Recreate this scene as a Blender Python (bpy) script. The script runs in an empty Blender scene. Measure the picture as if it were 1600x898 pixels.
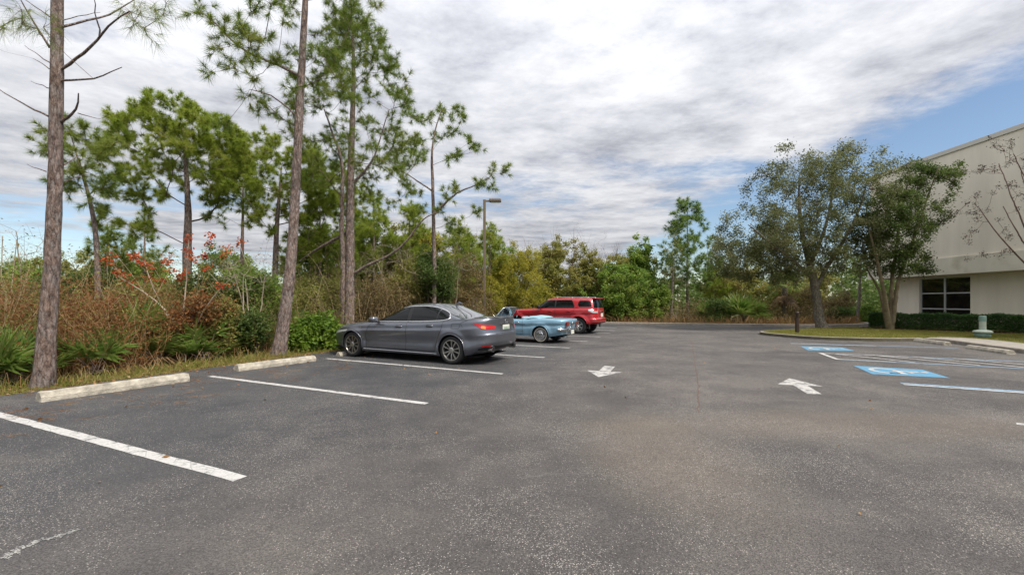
import bpy, math, random
import numpy as np
from mathutils import Vector, Matrix

SC = bpy.context.scene
COL = SC.collection
R = math.radians

# ------------------------------------------------------------------ camera
HOR, FPX, CAMH = 471.0, 690.0, 1.5          # horizon row, focal length in photo pixels, eye height
cam_d = bpy.data.cameras.new('camera')
cam = bpy.data.objects.new('camera', cam_d); COL.objects.link(cam)
cam.location = (0, 0, CAMH); cam.rotation_euler = (R(90), 0, 0)
cam_d.sensor_width = 36.0; cam_d.lens = 36.0 * FPX / 1600.0
cam_d.shift_y = (HOR - 449.0) / 1600.0
cam_d.clip_start = 0.05; cam_d.clip_end = 5000
SC.camera = cam

# ------------------------------------------------------------------ sky and sun
SUN_EL, SUN_AZ = R(52), R(128)              # azimuth from +Y towards +X
world = bpy.data.worlds.new('World'); SC.world = world; world.use_nodes = True
def build_world():
    nt = world.node_tree; nt.nodes.clear(); N = nt.nodes.new; L = nt.links.new
    out = N('ShaderNodeOutputWorld')
    sky = N('ShaderNodeTexSky'); sky.sky_type = 'NISHITA'; sky.sun_disc = False
    sky.sun_elevation = SUN_EL; sky.sun_rotation = SUN_AZ
    sky.air_density = 1.0; sky.dust_density = 0.6; sky.ozone_density = 1.6
    bg1 = N('ShaderNodeBackground'); bg1.inputs[1].default_value = 0.078
    L(sky.outputs[0], bg1.inputs[0])
    tc = N('ShaderNodeTexCoord'); sep = N('ShaderNodeSeparateXYZ'); L(tc.outputs['Generated'], sep.inputs[0])
    def M(op, a, b=None, c=None, clamp=False):
        n = N('ShaderNodeMath'); n.operation = op; n.use_clamp = clamp
        for i, q in enumerate((a, b, c)):
            if q is None: continue
            if isinstance(q, (int, float)): n.inputs[i].default_value = q
            else: L(q, n.inputs[i])
        return n.outputs[0]
    def smooth(v, a, b, o0=0.0, o1=1.0):
        n = N('ShaderNodeMapRange'); n.interpolation_type = 'SMOOTHSTEP'
        L(v, n.inputs[0]); n.inputs[1].default_value = a; n.inputs[2].default_value = b
        n.inputs[3].default_value = o0; n.inputs[4].default_value = o1
        return n.outputs[0]
    zc = M('MAXIMUM', M('ADD', sep.outputs[2], 0.02), 0.035)
    qx = M('DIVIDE', sep.outputs[0], zc); qy = M('DIVIDE', sep.outputs[1], zc)
    def noise(sx, sy, rot, scale, detail, rough, dist=0.0, seed=0.0):
        cx = N('ShaderNodeCombineXYZ'); L(qx, cx.inputs[0]); L(qy, cx.inputs[1]); cx.inputs[2].default_value = seed
        mp = N('ShaderNodeMapping'); mp.inputs['Rotation'].default_value = (0, 0, rot); mp.inputs['Scale'].default_value = (sx, sy, 1)
        L(cx.outputs[0], mp.inputs[0])
        n = N('ShaderNodeTexNoise'); n.inputs['Scale'].default_value = scale; n.inputs['Detail'].default_value = detail
        n.inputs['Roughness'].default_value = rough; n.inputs['Distortion'].default_value = dist
        L(mp.outputs[0], n.inputs['Vector'])
        return n.outputs['Fac']
    big = noise(0.8, 0.95, R(20), 0.85, 9, 0.62, 0.15, 3.1)
    fine = noise(0.85, 1.0, R(-25), 3.6, 8, 0.66, 0.1, 7.7)
    edge = smooth(M('ADD', qx, M('MULTIPLY', M('SUBTRACT', big, 0.5), 2.2)), 1.45, 2.75)       # the cloud deck ends to the right
    left = smooth(qx, -3.2, -7.0)
    fade = smooth(qy, 2.4, 3.6)
    ridge = smooth(qy, 5.2, 4.0)
    cov = M('ADD', M('ADD', M('MULTIPLY', big, 0.62), M('MULTIPLY', fine, 0.38)), 0.20)
    cov = M('SUBTRACT', cov, M('MULTIPLY', edge, 0.44))
    cov = M('SUBTRACT', cov, M('MULTIPLY', left, 0.26))
    cov = M('SUBTRACT', cov, M('MULTIPLY', M('MULTIPLY', fade, ridge), 0.13))
    dens = smooth(cov, 0.42, 0.66)
    # thick and thin cloud
    shade = noise(0.8, 1.0, R(15), 1.3, 8, 0.60, 0.15, 12.4)
    sh2 = M('ADD', M('MULTIPLY', shade, 0.60), M('MULTIPLY', fine, 0.40))
    ramp = N('ShaderNodeValToRGB'); L(sh2, ramp.inputs[0])
    e = ramp.color_ramp.elements
    e[0].position = 0.36; e[0].color = (0.34, 0.35, 0.395, 1)
    e[1].position = 0.60; e[1].color = (0.74, 0.75, 0.775, 1)
    m = e.new(0.47); m.color = (0.54, 0.55, 0.595, 1)
    # cloud is brighter round the hidden sun
    sd = (math.cos(SUN_EL) * math.sin(SUN_AZ), math.cos(SUN_EL) * math.cos(SUN_AZ), math.sin(SUN_EL))
    vm = N('ShaderNodeVectorMath'); vm.operation = 'DOT_PRODUCT'; L(tc.outputs['Generated'], vm.inputs[0]); vm.inputs[1].default_value = sd
    glow = smooth(vm.outputs['Value'], 0.72, 1.0, 1.0, 1.9)
    bg2 = N('ShaderNodeBackground'); L(ramp.outputs[0], bg2.inputs[0]); L(M('MULTIPLY', glow, M('MULTIPLY_ADD', M('MAXIMUM', sep.outputs[2], 0.0), 0.78, 0.440)), bg2.inputs[1])
    mix = N('ShaderNodeMixShader'); L(dens, mix.inputs[0]); L(bg1.outputs[0], mix.inputs[1]); L(bg2.outputs[0], mix.inputs[2])
    L(mix.outputs[0], out.inputs[0])
build_world()
sun_d = bpy.data.lights.new('sun', 'SUN'); sun_d.energy = 2.4; sun_d.angle = R(14); sun_d.color = (1.0, 0.93, 0.82)
sun = bpy.data.objects.new('sun', sun_d); COL.objects.link(sun)
sdir = Vector((math.cos(SUN_EL) * math.sin(SUN_AZ), math.cos(SUN_EL) * math.cos(SUN_AZ), math.sin(SUN_EL)))
sun.rotation_euler = (-sdir).to_track_quat('-Z', 'Y').to_euler(); sun.location = sdir * 60

vs = SC.view_settings
vs.view_transform = 'Standard'; vs.look = 'None'; vs.gamma = 1; vs.use_curve_mapping = False
vs.exposure = 0.88
SC.render.engine = 'CYCLES'
cy = SC.cycles
cy.max_bounces = 6; cy.diffuse_bounces = 3; cy.glossy_bounces = 3; cy.transmission_bounces = 4; cy.transparent_max_bounces = 8
cy.sample_clamp_indirect = 6; cy.use_denoising = True

# ------------------------------------------------------------------ helpers
def at(x, y, Y):
    """point at depth Y seen at photo pixel (x, y)"""
    return np.array([(x - 800.0) * Y / FPX, Y, CAMH + (HOR - y) * Y / FPX])
def gnd(x, y, z=0.0):
    """point of the level z seen at photo pixel (x, y)"""
    Y = (CAMH - z) * FPX / (y - HOR)
    return np.array([(x - 800.0) * Y / FPX, Y, z])

class MB:
    def __init__(s): s.v = []; s.f = []; s.n = 0
    def add(s, v, f, mi=0):
        v = np.asarray(v, float).reshape(-1, 3); f = np.asarray(f, int)
        if len(f) == 0: return
        s.f.append((f + s.n, mi)); s.v.append(v); s.n += len(v)
    def poly(s, pts, mi=0):
        s.add(pts, [list(range(len(pts)))], mi)
    def grid(s, P, mi=0, mask=None, wrap=False):
        """P: (a, b, 3) grid of points"""
        a, b = P.shape[:2]
        idx = np.arange(a * b).reshape(a, b)
        if wrap: idx = np.concatenate([idx, idx[:, :1]], 1)
        q = np.stack([idx[:-1, :-1], idx[1:, :-1], idx[1:, 1:], idx[:-1, 1:]], -1)
        q = q.reshape(-1, 4) if mask is None else q[mask]
        s.add(P.reshape(-1, 3), q, mi)
    def box(s, c, d, mi=0, M=None, bev=0.0):
        c = np.asarray(c, float); d = np.asarray(d, float) / 2
        if bev <= 0:
            v = np.array([[x, y, z] for x in (-1, 1) for y in (-1, 1) for z in (-1, 1)], float) * d
            f = [[0, 1, 3, 2], [4, 6, 7, 5], [0, 4, 5, 1], [2, 3, 7, 6], [0, 2, 6, 4], [1, 5, 7, 3]]
        else:
            import bmesh
            bm = bmesh.new(); bmesh.ops.create_cube(bm, size=2.0)
            for q in bm.verts: q.co = Vector((q.co.x * d[0], q.co.y * d[1], q.co.z * d[2]))
            bmesh.ops.bevel(bm, geom=bm.edges[:], offset=min(bev, 0.9 * d.min()), segments=2, profile=0.6, affect='EDGES')
            bm.verts.index_update()
            v = np.array([q.co[:] for q in bm.verts]); f = [[q.index for q in p.verts] for p in bm.faces]; bm.free()
        if M is not None: v = v @ np.array(M.to_3x3()).T
        v = v + c
        by = {}
        for q in f: by.setdefault(len(q), []).append(q)
        base = s.n; s.v.append(v); s.n += len(v)
        for k, q in by.items(): s.f.append((np.array(q) + base, mi))
    def prism(s, pts, z0, z1, mi=0):
        """upright prism over a ground polygon (counter-clockwise)"""
        n = len(pts); p = np.array([[q[0], q[1]] for q in pts], float)
        v = np.concatenate([np.c_[p, np.full(n, z0)], np.c_[p, np.full(n, z1)]])
        i = np.arange(n); j = (i + 1) % n
        base = s.n; s.v.append(v); s.n += 2 * n
        s.f.append((np.stack([i, j, j + n, i + n], -1) + base, mi))
        s.f.append((np.array([list(range(n, 2 * n))]) + base, mi))
        s.f.append((np.array([list(range(n))[::-1]]) + base, mi))
    def tube(s, pts, rad, k=6, mi=0, cap=True, wob=0.0, rng=None):
        pts = np.asarray(pts, float); n = len(pts)
        rad = np.full(n, rad) if np.isscalar(rad) else np.asarray(rad, float)
        T = np.gradient(pts, axis=0); T /= np.linalg.norm(T, axis=1)[:, None] + 1e-9
        ref = np.array([0.31, 0.95, 0.05]) if abs(T[:, 2]).mean() > 0.55 else np.array([0.03, 0.02, 1.0])
        A = np.cross(T, ref); A /= np.linalg.norm(A, axis=1)[:, None] + 1e-9
        B = np.cross(T, A)
        th = np.linspace(0, 2 * np.pi, k, endpoint=False)
        rr = rad[:, None] * (1 + (rng.normal(0, wob, (n, k)) if wob else 0))
        P = pts[:, None] + rr[..., None] * (np.cos(th)[None, :, None] * A[:, None] + np.sin(th)[None, :, None] * B[:, None])
        s.grid(P, mi, wrap=True)
        if cap:
            s.add(P[0], [list(range(k))], mi); s.add(P[-1], [list(range(k))[::-1]], mi)
    def lathe(s, prof, c=(0, 0, 0), axis='z', k=24, mi=0):
        """prof: (radius, height) pairs turned about an axis through c"""
        prof = np.asarray(prof, float); th = np.linspace(0, 2 * np.pi, k, endpoint=False)
        x = prof[:, 0:1] * np.cos(th); y = prof[:, 0:1] * np.sin(th); z = np.repeat(prof[:, 1:2], k, 1)
        P = np.stack([x, y, z], -1) if axis == 'z' else np.stack([x, z, y], -1)
        s.grid(P + np.asarray(c, float), mi, wrap=True)
    def build(s, name, mats, parent=None, smooth=False, loc=None):
        me = bpy.data.meshes.new(name)
        V = np.concatenate(s.v) if s.v else np.zeros((0, 3))
        li = []; st = []; mi = []; k = 0
        for f, m in s.f:
            c, w = f.shape
            li.append(f.reshape(-1)); st.append(k + np.arange(c) * w); k += c * w; mi.append(np.full(c, m))
        li = np.concatenate(li); st = np.concatenate(st); mi = np.concatenate(mi)
        if loc is not None: V = V - np.asarray(loc, float)
        me.vertices.add(len(V)); me.vertices.foreach_set('co', V.astype(np.float32).ravel())
        me.loops.add(len(li)); me.loops.foreach_set('vertex_index', li.astype(np.int32))
        me.polygons.add(len(st)); me.polygons.foreach_set('loop_start', st.astype(np.int32))
        me.polygons.foreach_set('material_index', mi.astype(np.int32))
        if not isinstance(mats, (list, tuple)): mats = [mats]
        for m in mats: me.materials.append(m)
        me.update(calc_edges=True)
        me.polygons.foreach_set('use_smooth', np.full(len(st), bool(smooth)))
        o = bpy.data.objects.new(name, me); COL.objects.link(o)
        if loc is not None: o.location = [float(q) for q in loc]
        if parent is not None: o.parent = parent
        return o

def tag(o, label=None, cat=None, group=None, kind=None):
    if label: o['label'] = label
    if cat: o['category'] = cat
    if group: o['group'] = group
    if kind: o['kind'] = kind
    return o
def empty(name, loc=(0, 0, 0), rz=0.0):
    o = bpy.data.objects.new(name, None); COL.objects.link(o)
    o.location = [float(q) for q in loc]; o.rotation_euler = (0, 0, rz); o.empty_display_size = 0.2
    return o
def copy_tree(o, parent=None):
    c = o.copy(); COL.objects.link(c)
    if parent is not None: c.parent = parent
    for ch in list(o.children): copy_tree(ch, c)
    return c

# ------------------------------------------------------------------ materials
def new_mat(name):
    m = bpy.data.materials.new(name); m.use_nodes = True
    nt = m.node_tree; b = nt.nodes['Principled BSDF']
    return m, nt, b, nt.nodes.new, nt.links.new
def plain(name, col, rough=0.5, metal=0.0, spec=0.5, coat=0.0, bump=0.0, bscale=40.0, var=0.0, vscale=3.0):
    m, nt, b, N, L = new_mat(name)
    b.inputs['Base Color'].default_value = (*col, 1); b.inputs['Roughness'].default_value = rough
    b.inputs['Metallic'].default_value = metal; b.inputs['Specular IOR Level'].default_value = spec
    b.inputs['Coat Weight'].default_value = coat; b.inputs['Coat Roughness'].default_value = 0.04
    tc = N('ShaderNodeTexCoord')
    if var:
        n = N('ShaderNodeTexNoise'); n.inputs['Scale'].default_value = vscale; n.inputs['Detail'].default_value = 6; n.inputs['Roughness'].default_value = 0.65
        L(tc.outputs['Object'], n.inputs['Vector'])
        mp = N('ShaderNodeMapRange'); L(n.outputs['Fac'], mp.inputs[0]); mp.inputs[1].default_value = 0.3; mp.inputs[2].default_value = 0.7
        mp.inputs[3].default_value = 1 - var; mp.inputs[4].default_value = 1 + var
        h = N('ShaderNodeHueSaturation'); h.inputs['Color'].default_value = (*col, 1); L(mp.outputs[0], h.inputs['Value']); L(h.outputs[0], b.inputs['Base Color'])
    if bump:
        n = N('ShaderNodeTexNoise'); n.inputs['Scale'].default_value = bscale; n.inputs['Detail'].default_value = 5
        L(tc.outputs['Object'], n.inputs['Vector'])
        bp = N('ShaderNodeBump'); bp.inputs['Strength'].default_value = bump; bp.inputs['Distance'].default_value = 0.02
        L(n.outputs['Fac'], bp.inputs['Height']); L(bp.outputs[0], b.inputs['Normal'])
    return m
def leaf_mat(name, cols, trans=0.3, rough=0.55, spec=0.25, clump=0.9, cs=0.35):
    """leaves: every leaf takes one of the colours, with clumps of older and younger growth"""
    m, nt, b, N, L = new_mat(name)
    g = N('ShaderNodeNewGeometry'); tc = N('ShaderNodeTexCoord')
    n = N('ShaderNodeTexNoise'); n.inputs['Scale'].default_value = clump; n.inputs['Detail'].default_value = 3
    L(tc.outputs['Object'], n.inputs['Vector'])
    ad = N('ShaderNodeMath'); ad.operation = 'MULTIPLY_ADD'; L(n.outputs['Fac'], ad.inputs[0]); ad.inputs[1].default_value = 1.6; ad.inputs[2].default_value = -0.8
    mm = N('ShaderNodeMath'); mm.operation = 'MULTIPLY_ADD'; mm.use_clamp = True
    L(g.outputs['Random Per Island'], mm.inputs[0]); mm.inputs[1].default_value = 1.0 - cs
    a2 = N('ShaderNodeMath'); a2.operation = 'ADD'; a2.inputs[1].default_value = cs * 0.5; L(ad.outputs[0], a2.inputs[0]); L(a2.outputs[0], mm.inputs[2])
    rp = N('ShaderNodeValToRGB'); L(mm.outputs[0], rp.inputs[0])
    e = rp.color_ramp.elements
    while len(e) < len(cols): e.new(0.5)
    for i, c in enumerate(cols):
        e[i].position = i / (len(cols) - 1); e[i].color = (*c, 1)
    b.inputs['Roughness'].default_value = rough; b.inputs['Specular IOR Level'].default_value = spec
    L(rp.outputs[0], b.inputs['Base Color'])
    tr = N('ShaderNodeBsdfTranslucent'); L(rp.outputs[0], tr.inputs[0])
    mx = N('ShaderNodeMixShader'); mx.inputs[0].default_value = trans
    L(b.outputs[0], mx.inputs[1]); L(tr.outputs[0], mx.inputs[2])
    L(mx.outputs[0], nt.nodes['Material Output'].inputs[0])
    return m
def bark_mat(name, c_dark, c_mid, c_light, sz=(9, 9, 3.2), bump=0.9):
    """flaking plates: two layers of stretched, warped cells under noise, greyer low down and redder above"""
    m, nt, b, N, L = new_mat(name)
    tc = N('ShaderNodeTexCoord'); mp = N('ShaderNodeMapping'); mp.inputs['Scale'].default_value = sz
    L(tc.outputs['Object'], mp.inputs[0])
    w = N('ShaderNodeTexNoise'); w.inputs['Scale'].default_value = 0.8; w.inputs['Detail'].default_value = 6; w.inputs['Roughness'].default_value = 0.7; L(mp.outputs[0], w.inputs['Vector'])
    vs_ = N('ShaderNodeVectorMath'); vs_.operation = 'MULTIPLY_ADD'; L(w.outputs['Color'], vs_.inputs[0]); vs_.inputs[1].default_value = (1.6, 1.6, 1.6); L(mp.outputs[0], vs_.inputs[2])
    v1 = N('ShaderNodeTexVoronoi'); v1.inputs['Scale'].default_value = 1.3; L(vs_.outputs[0], v1.inputs['Vector'])
    v2 = N('ShaderNodeTexVoronoi'); v2.inputs['Scale'].default_value = 3.1; L(vs_.outputs[0], v2.inputs['Vector'])
    n2 = N('ShaderNodeTexNoise'); n2.inputs['Scale'].default_value = 5; n2.inputs['Detail'].default_value = 8; n2.inputs['Roughness'].default_value = 0.75; L(mp.outputs[0], n2.inputs['Vector'])
    def ma(a, k, c):
        q = N('ShaderNodeMath'); q.operation = 'MULTIPLY_ADD'; L(a, q.inputs[0]); q.inputs[1].default_value = k
        if isinstance(c, float): q.inputs[2].default_value = c
        else: L(c, q.inputs[2])
        return q.outputs[0]
    hgt = ma(v1.outputs['Distance'], -0.45, ma(v2.outputs['Distance'], -0.28, ma(n2.outputs['Fac'], 0.9, 0.42)))
    rp = N('ShaderNodeValToRGB'); L(hgt, rp.inputs[0]); e = rp.color_ramp.elements
    e[0].position = 0.22; e[0].color = (*c_dark, 1); e[1].position = 0.72; e[1].color = (*c_light, 1); q = e.new(0.46); q.color = (*c_mid, 1)
    sp = N('ShaderNodeSeparateColor'); L(v1.outputs['Color'], sp.inputs[0])
    hs = N('ShaderNodeHueSaturation'); L(rp.outputs[0], hs.inputs['Color'])
    mr = N('ShaderNodeMapRange'); L(sp.outputs[0], mr.inputs[0]); mr.inputs[3].default_value = 0.78; mr.inputs[4].default_value = 1.2; L(mr.outputs[0], hs.inputs['Value'])
    mr2 = N('ShaderNodeMapRange'); L(sp.outputs[1], mr2.inputs[0]); mr2.inputs[3].default_value = 0.6; mr2.inputs[4].default_value = 1.15; L(mr2.outputs[0], hs.inputs['Saturation'])
    L(hs.outputs[0], b.inputs['Base Color']); b.inputs['Roughness'].default_value = 0.9; b.inputs['Specular IOR Level'].default_value = 0.15
    bp = N('ShaderNodeBump'); bp.inputs['Strength'].default_value = bump; bp.inputs['Distance'].default_value = 0.03
    L(hgt, bp.inputs['Height']); L(bp.outputs[0], b.inputs['Normal'])
    return m

def asphalt_mat():
    m, nt, b, N, L = new_mat('asphalt')
    tc = N('ShaderNodeTexCoord')
    def noise(scale, detail, rough=0.6, sc=(1, 1, 1), rot=0.0, dist=0.0):
        mp = N('ShaderNodeMapping'); mp.inputs['Scale'].default_value = sc; mp.inputs['Rotation'].default_value = (0, 0, rot)
        L(tc.outputs['Object'], mp.inputs[0])
        n = N('ShaderNodeTexNoise'); n.inputs['Scale'].default_value = scale; n.inputs['Detail'].default_value = detail
        n.inputs['Roughness'].default_value = rough; n.inputs['Distortion'].default_value = dist
        L(mp.outputs[0], n.inputs['Vector']); return n.outputs['Fac']
    def rng(v, a, b2, o0=0.0, o1=1.0):
        n = N('ShaderNodeMapRange'); n.interpolation_type = 'SMOOTHSTEP'; L(v, n.inputs[0])
        for i, q in enumerate((a, b2, o0, o1)): n.inputs[i + 1].default_value = q
        return n.outputs[0]
    def mul(a, c):
        n = N('ShaderNodeMath'); n.operation = 'MULTIPLY'; L(a, n.inputs[0])
        if isinstance(c, (int, float)): n.inputs[1].default_value = c
        else: L(c, n.inputs[1])
        return n.outputs[0]
    def add(a, c):
        n = N('ShaderNodeMath'); n.operation = 'ADD'; L(a, n.inputs[0])
        if isinstance(c, (int, float)): n.inputs[1].default_value = c
        else: L(c, n.inputs[1])
        return n.outputs[0]
    def mixc(f, a, c):
        n = N('ShaderNodeMix'); n.data_type = 'RGBA'; L(f, n.inputs[0])
        for i, q in ((6, a), (7, c)):
            if isinstance(q, tuple): n.inputs[i].default_value = (*q, 1)
            else: L(q, n.inputs[i])
        return n.outputs[2]
    big = noise(0.16, 5, 0.6, (1, 1, 1), 0.4, 0.5)
    mid = noise(0.9, 6, 0.65, (1, 1, 1))
    drag = noise(0.7, 5, 0.6, (0.35, 1.6, 1), R(-62))            # tyre-polished bands along the aisle
    # worn drive aisle (right of the stall ends) against the darker sealed stalls
    sep = N('ShaderNodeSeparateXYZ'); L(tc.outputs['Object'], sep.inputs[0])
    ax = add(mul(sep.outputs[0], 0.93), mul(sep.outputs[1], -0.37))       # distance right of the stall ends (about -3.3 there)
    aisle = rng(add(ax, mul(mid, 1.6)), -4.6, -0.6)
    tone = rng(add(mul(big, 0.55), mul(mid, 0.45)), 0.40, 0.62)
    base = mixc(aisle, (0.039, 0.040, 0.044), (0.061, 0.0565, 0.0545))
    base2 = mixc(aisle, (0.061, 0.060, 0.061), (0.108, 0.097, 0.089))
    col = mixc(tone, base, base2)
    st = rng(drag, 0.58, 0.72)
    col = mixc(mul(st, 0.40), col, (0.13, 0.117, 0.104))
    # tan worn patch where water stands in the aisle
    def ell(cx, cy, rx, ry):
        dx = mul(add(sep.outputs[0], -cx), 1 / rx); dy = mul(add(sep.outputs[1], -cy), 1 / ry)
        q = N('ShaderNodeMath'); q.operation = 'SQRT'; L(add(mul(dx, dx), mul(dy, dy)), q.inputs[0])
        return rng(add(q.outputs[0], mul(add(mid, -0.5), 1.5)), 1.25, 0.35)
    tan = add(ell(4.2, 5.4, 3.2, 0.75), ell(1.5, 4.4, 0.8, 1.7))
    col = mixc(mul(tan, 0.42), col, (0.150, 0.126, 0.100))
    # oil darkening
    dk = rng(noise(0.5, 4, 0.5, (1, 0.8, 1), 0.9), 0.60, 0.75)
    col = mixc(mul(dk, 0.42), col, (0.046, 0.045, 0.046))
    # aggregate showing through
    vo = N('ShaderNodeTexVoronoi'); vo.inputs['Scale'].default_value = 118; vo.inputs['Randomness'].default_value = 1.0
    L(tc.outputs['Object'], vo.inputs['Vector'])
    sc = N('ShaderNodeSeparateColor'); L(vo.outputs['Color'], sc.inputs[0])
    wear = add(mul(noise(0.55, 6, 0.7), 0.75), mul(noise(2.3, 4, 0.6), 0.25))
    thr = rng(wear, 0.42, 0.62, 0.985, 0.50)
    gt = N('ShaderNodeMath'); gt.operation = 'GREATER_THAN'; L(sc.outputs[0], gt.inputs[0]); L(thr, gt.inputs[1])
    dot = mul(gt.outputs[0], rng(vo.outputs['Distance'], 0.52, 0.36))
    stone = mixc(sc.outputs[1], (0.105, 0.094, 0.084), (0.36, 0.33, 0.295))
    col = mixc(dot, col, stone)
    v2 = N('ShaderNodeTexVoronoi'); v2.inputs['Scale'].default_value = 140; L(tc.outputs['Object'], v2.inputs['Vector'])
    s2 = N('ShaderNodeSeparateColor'); L(v2.outputs['Color'], s2.inputs[0])
    hs = N('ShaderNodeHueSaturation'); L(col, hs.inputs['Color']); L(rng(s2.outputs[0], 0.0, 1.0, 0.62, 1.36), hs.inputs['Value'])
    # white scuffs where paint and grit were scraped
    scuff = mul(rng(noise(1.4, 8, 0.75, (0.5, 1.7, 1), R(30)), 0.58, 0.70), rng(noise(0.45, 3), 0.46, 0.60))
    col = mixc(mul(scuff, 0.55), hs.outputs[0], (0.25, 0.235, 0.215))
    L(col, b.inputs['Base Color']); b.inputs['Roughness'].default_value = 0.82; b.inputs['Specular IOR Level'].default_value = 0.35
    bp = N('ShaderNodeBump'); bp.inputs['Strength'].default_value = 0.55; bp.inputs['Distance'].default_value = 0.008
    L(vo.outputs['Distance'], bp.inputs['Height']); L(bp.outputs[0], b.inputs['Normal'])
    return m
def paint_mat(name, col, worn=0.35, scale=7.0, under=(0.10, 0.10, 0.10)):
    """road paint, cracked and worn through to the asphalt"""
    m, nt, b, N, L = new_mat(name)
    tc = N('ShaderNodeTexCoord')
    n = N('ShaderNodeTexNoise'); n.inputs['Scale'].default_value = scale; n.inputs['Detail'].default_value = 9; n.inputs['Roughness'].default_value = 0.75
    L(tc.outputs['Object'], n.inputs['Vector'])
    mr = N('ShaderNodeMapRange'); L(n.outputs['Fac'], mr.inputs[0]); mr.inputs[1].default_value = 0.42 + 0.25 * (1 - worn); mr.inputs[2].default_value = 0.50 + 0.25 * (1 - worn); mr.inputs[4].default_value = 0.9
    vo = N('ShaderNodeTexVoronoi'); vo.feature = 'DISTANCE_TO_EDGE'; vo.inputs['Scale'].default_value = 4.3; L(tc.outputs['Object'], vo.inputs['Vector'])
    cr = N('ShaderNodeMapRange'); L(vo.outputs['Distance'], cr.inputs[0]); cr.inputs[1].default_value = 0.02; cr.inputs[2].default_value = 0.0; cr.inputs[4].default_value = 0.7
    mxx = N('ShaderNodeMath'); mxx.operation = 'MAXIMUM'; L(mr.outputs[0], mxx.inputs[0]); L(cr.outputs[0], mxx.inputs[1])
    v2 = N('ShaderNodeTexVoronoi'); v2.inputs['Scale'].default_value = 90; L(tc.outputs['Object'], v2.inputs['Vector'])
    s2 = N('ShaderNodeSeparateColor'); L(v2.outputs['Color'], s2.inputs[0])
    m2 = N('ShaderNodeMapRange'); L(s2.outputs[0], m2.inputs[0]); m2.inputs[3].default_value = 0.8; m2.inputs[4].default_value = 1.08
    hs = N('ShaderNodeHueSaturation'); hs.inputs['Color'].default_value = (*col, 1); L(m2.outputs[0], hs.inputs['Value'])
    mx = N('ShaderNodeMix'); mx.data_type = 'RGBA'; L(mxx.outputs[0], mx.inputs[0]); L(hs.outputs[0], mx.inputs[6]); mx.inputs[7].default_value = (*under, 1)
    L(mx.outputs[2], b.inputs['Base Color']); b.inputs['Roughness'].default_value = 0.7
    return m
def ground_mat(name, cols, scale=1.2):
    m, nt, b, N, L = new_mat(name)
    tc = N('ShaderNodeTexCoord')
    n = N('ShaderNodeTexNoise'); n.inputs['Scale'].default_value = scale; n.inputs['Detail'].default_value = 10; n.inputs['Roughness'].default_value = 0.75
    L(tc.outputs['Object'], n.inputs['Vector'])
    rp = N('ShaderNodeValToRGB'); L(n.outputs['Fac'], rp.inputs[0]); e = rp.color_ramp.elements
    while len(e) < len(cols): e.new(0.5)
    for i, c in enumerate(cols): e[i].position = 0.32 + 0.36 * i / (len(cols) - 1); e[i].color = (*c, 1)
    L(rp.outputs[0], b.inputs['Base Color']); b.inputs['Roughness'].default_value = 0.95; b.inputs['Specular IOR Level'].default_value = 0.1
    bp = N('ShaderNodeBump'); bp.inputs['Strength'].default_value = 0.7; bp.inputs['Distance'].default_value = 0.03
    n3 = N('ShaderNodeTexNoise'); n3.inputs['Scale'].default_value = 22; n3.inputs['Detail'].default_value = 8; L(tc.outputs['Object'], n3.inputs['Vector'])
    L(n3.outputs['Fac'], bp.inputs['Height']); L(bp.outputs[0], b.inputs['Normal'])
    return m
def stucco_mat(name, col, stain=0.0):
    m, nt, b, N, L = new_mat(name)
    tc = N('ShaderNodeTexCoord')
    mp = N('ShaderNodeMapping'); mp.inputs['Scale'].default_value = (1.2, 1.2, 0.22); L(tc.outputs['Object'], mp.inputs[0])
    n = N('ShaderNodeTexNoise'); n.inputs['Scale'].default_value = 1.0; n.inputs['Detail'].default_value = 8; n.inputs['Roughness'].default_value = 0.6; L(mp.outputs[0], n.inputs['Vector'])
    mr = N('ShaderNodeMapRange'); L(n.outputs['Fac'], mr.inputs[0]); mr.inputs[1].default_value = 0.3; mr.inputs[2].default_value = 0.7; mr.inputs[3].default_value = 0.90; mr.inputs[4].default_value = 1.06
    hs = N('ShaderNodeHueSaturation'); hs.inputs['Color'].default_value = (*col, 1); L(mr.outputs[0], hs.inputs['Value'])
    outc = hs.outputs[0]
    if stain:
        n2 = N('ShaderNodeTexNoise'); n2.inputs['Scale'].default_value = 0.55; n2.inputs['Detail'].default_value = 5; L(tc.outputs['Object'], n2.inputs['Vector'])
        m2 = N('ShaderNodeMapRange'); L(n2.outputs['Fac'], m2.inputs[0]); m2.inputs[1].default_value = 0.55; m2.inputs[2].default_value = 0.70; m2.inputs[4].default_value = stain
        mx = N('ShaderNodeMix'); mx.data_type = 'RGBA'; L(m2.outputs[0], mx.inputs[0]); L(outc, mx.inputs[6]); mx.inputs[7].default_value = (0.30, 0.27, 0.13, 1)
        outc = mx.outputs[2]
    L(outc, b.inputs['Base Color']); b.inputs['Roughness'].default_value = 0.92; b.inputs['Specular IOR Level'].default_value = 0.2
    n3 = N('ShaderNodeTexNoise'); n3.inputs['Scale'].default_value = 45; n3.inputs['Detail'].default_value = 4; L(tc.outputs['Object'], n3.inputs['Vector'])
    bp = N('ShaderNodeBump'); bp.inputs['Strength'].default_value = 0.25; bp.inputs['Distance'].default_value = 0.01; L(n3.outputs['Fac'], bp.inputs['Height']); L(bp.outputs[0], b.inputs['Normal'])
    return m

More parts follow.
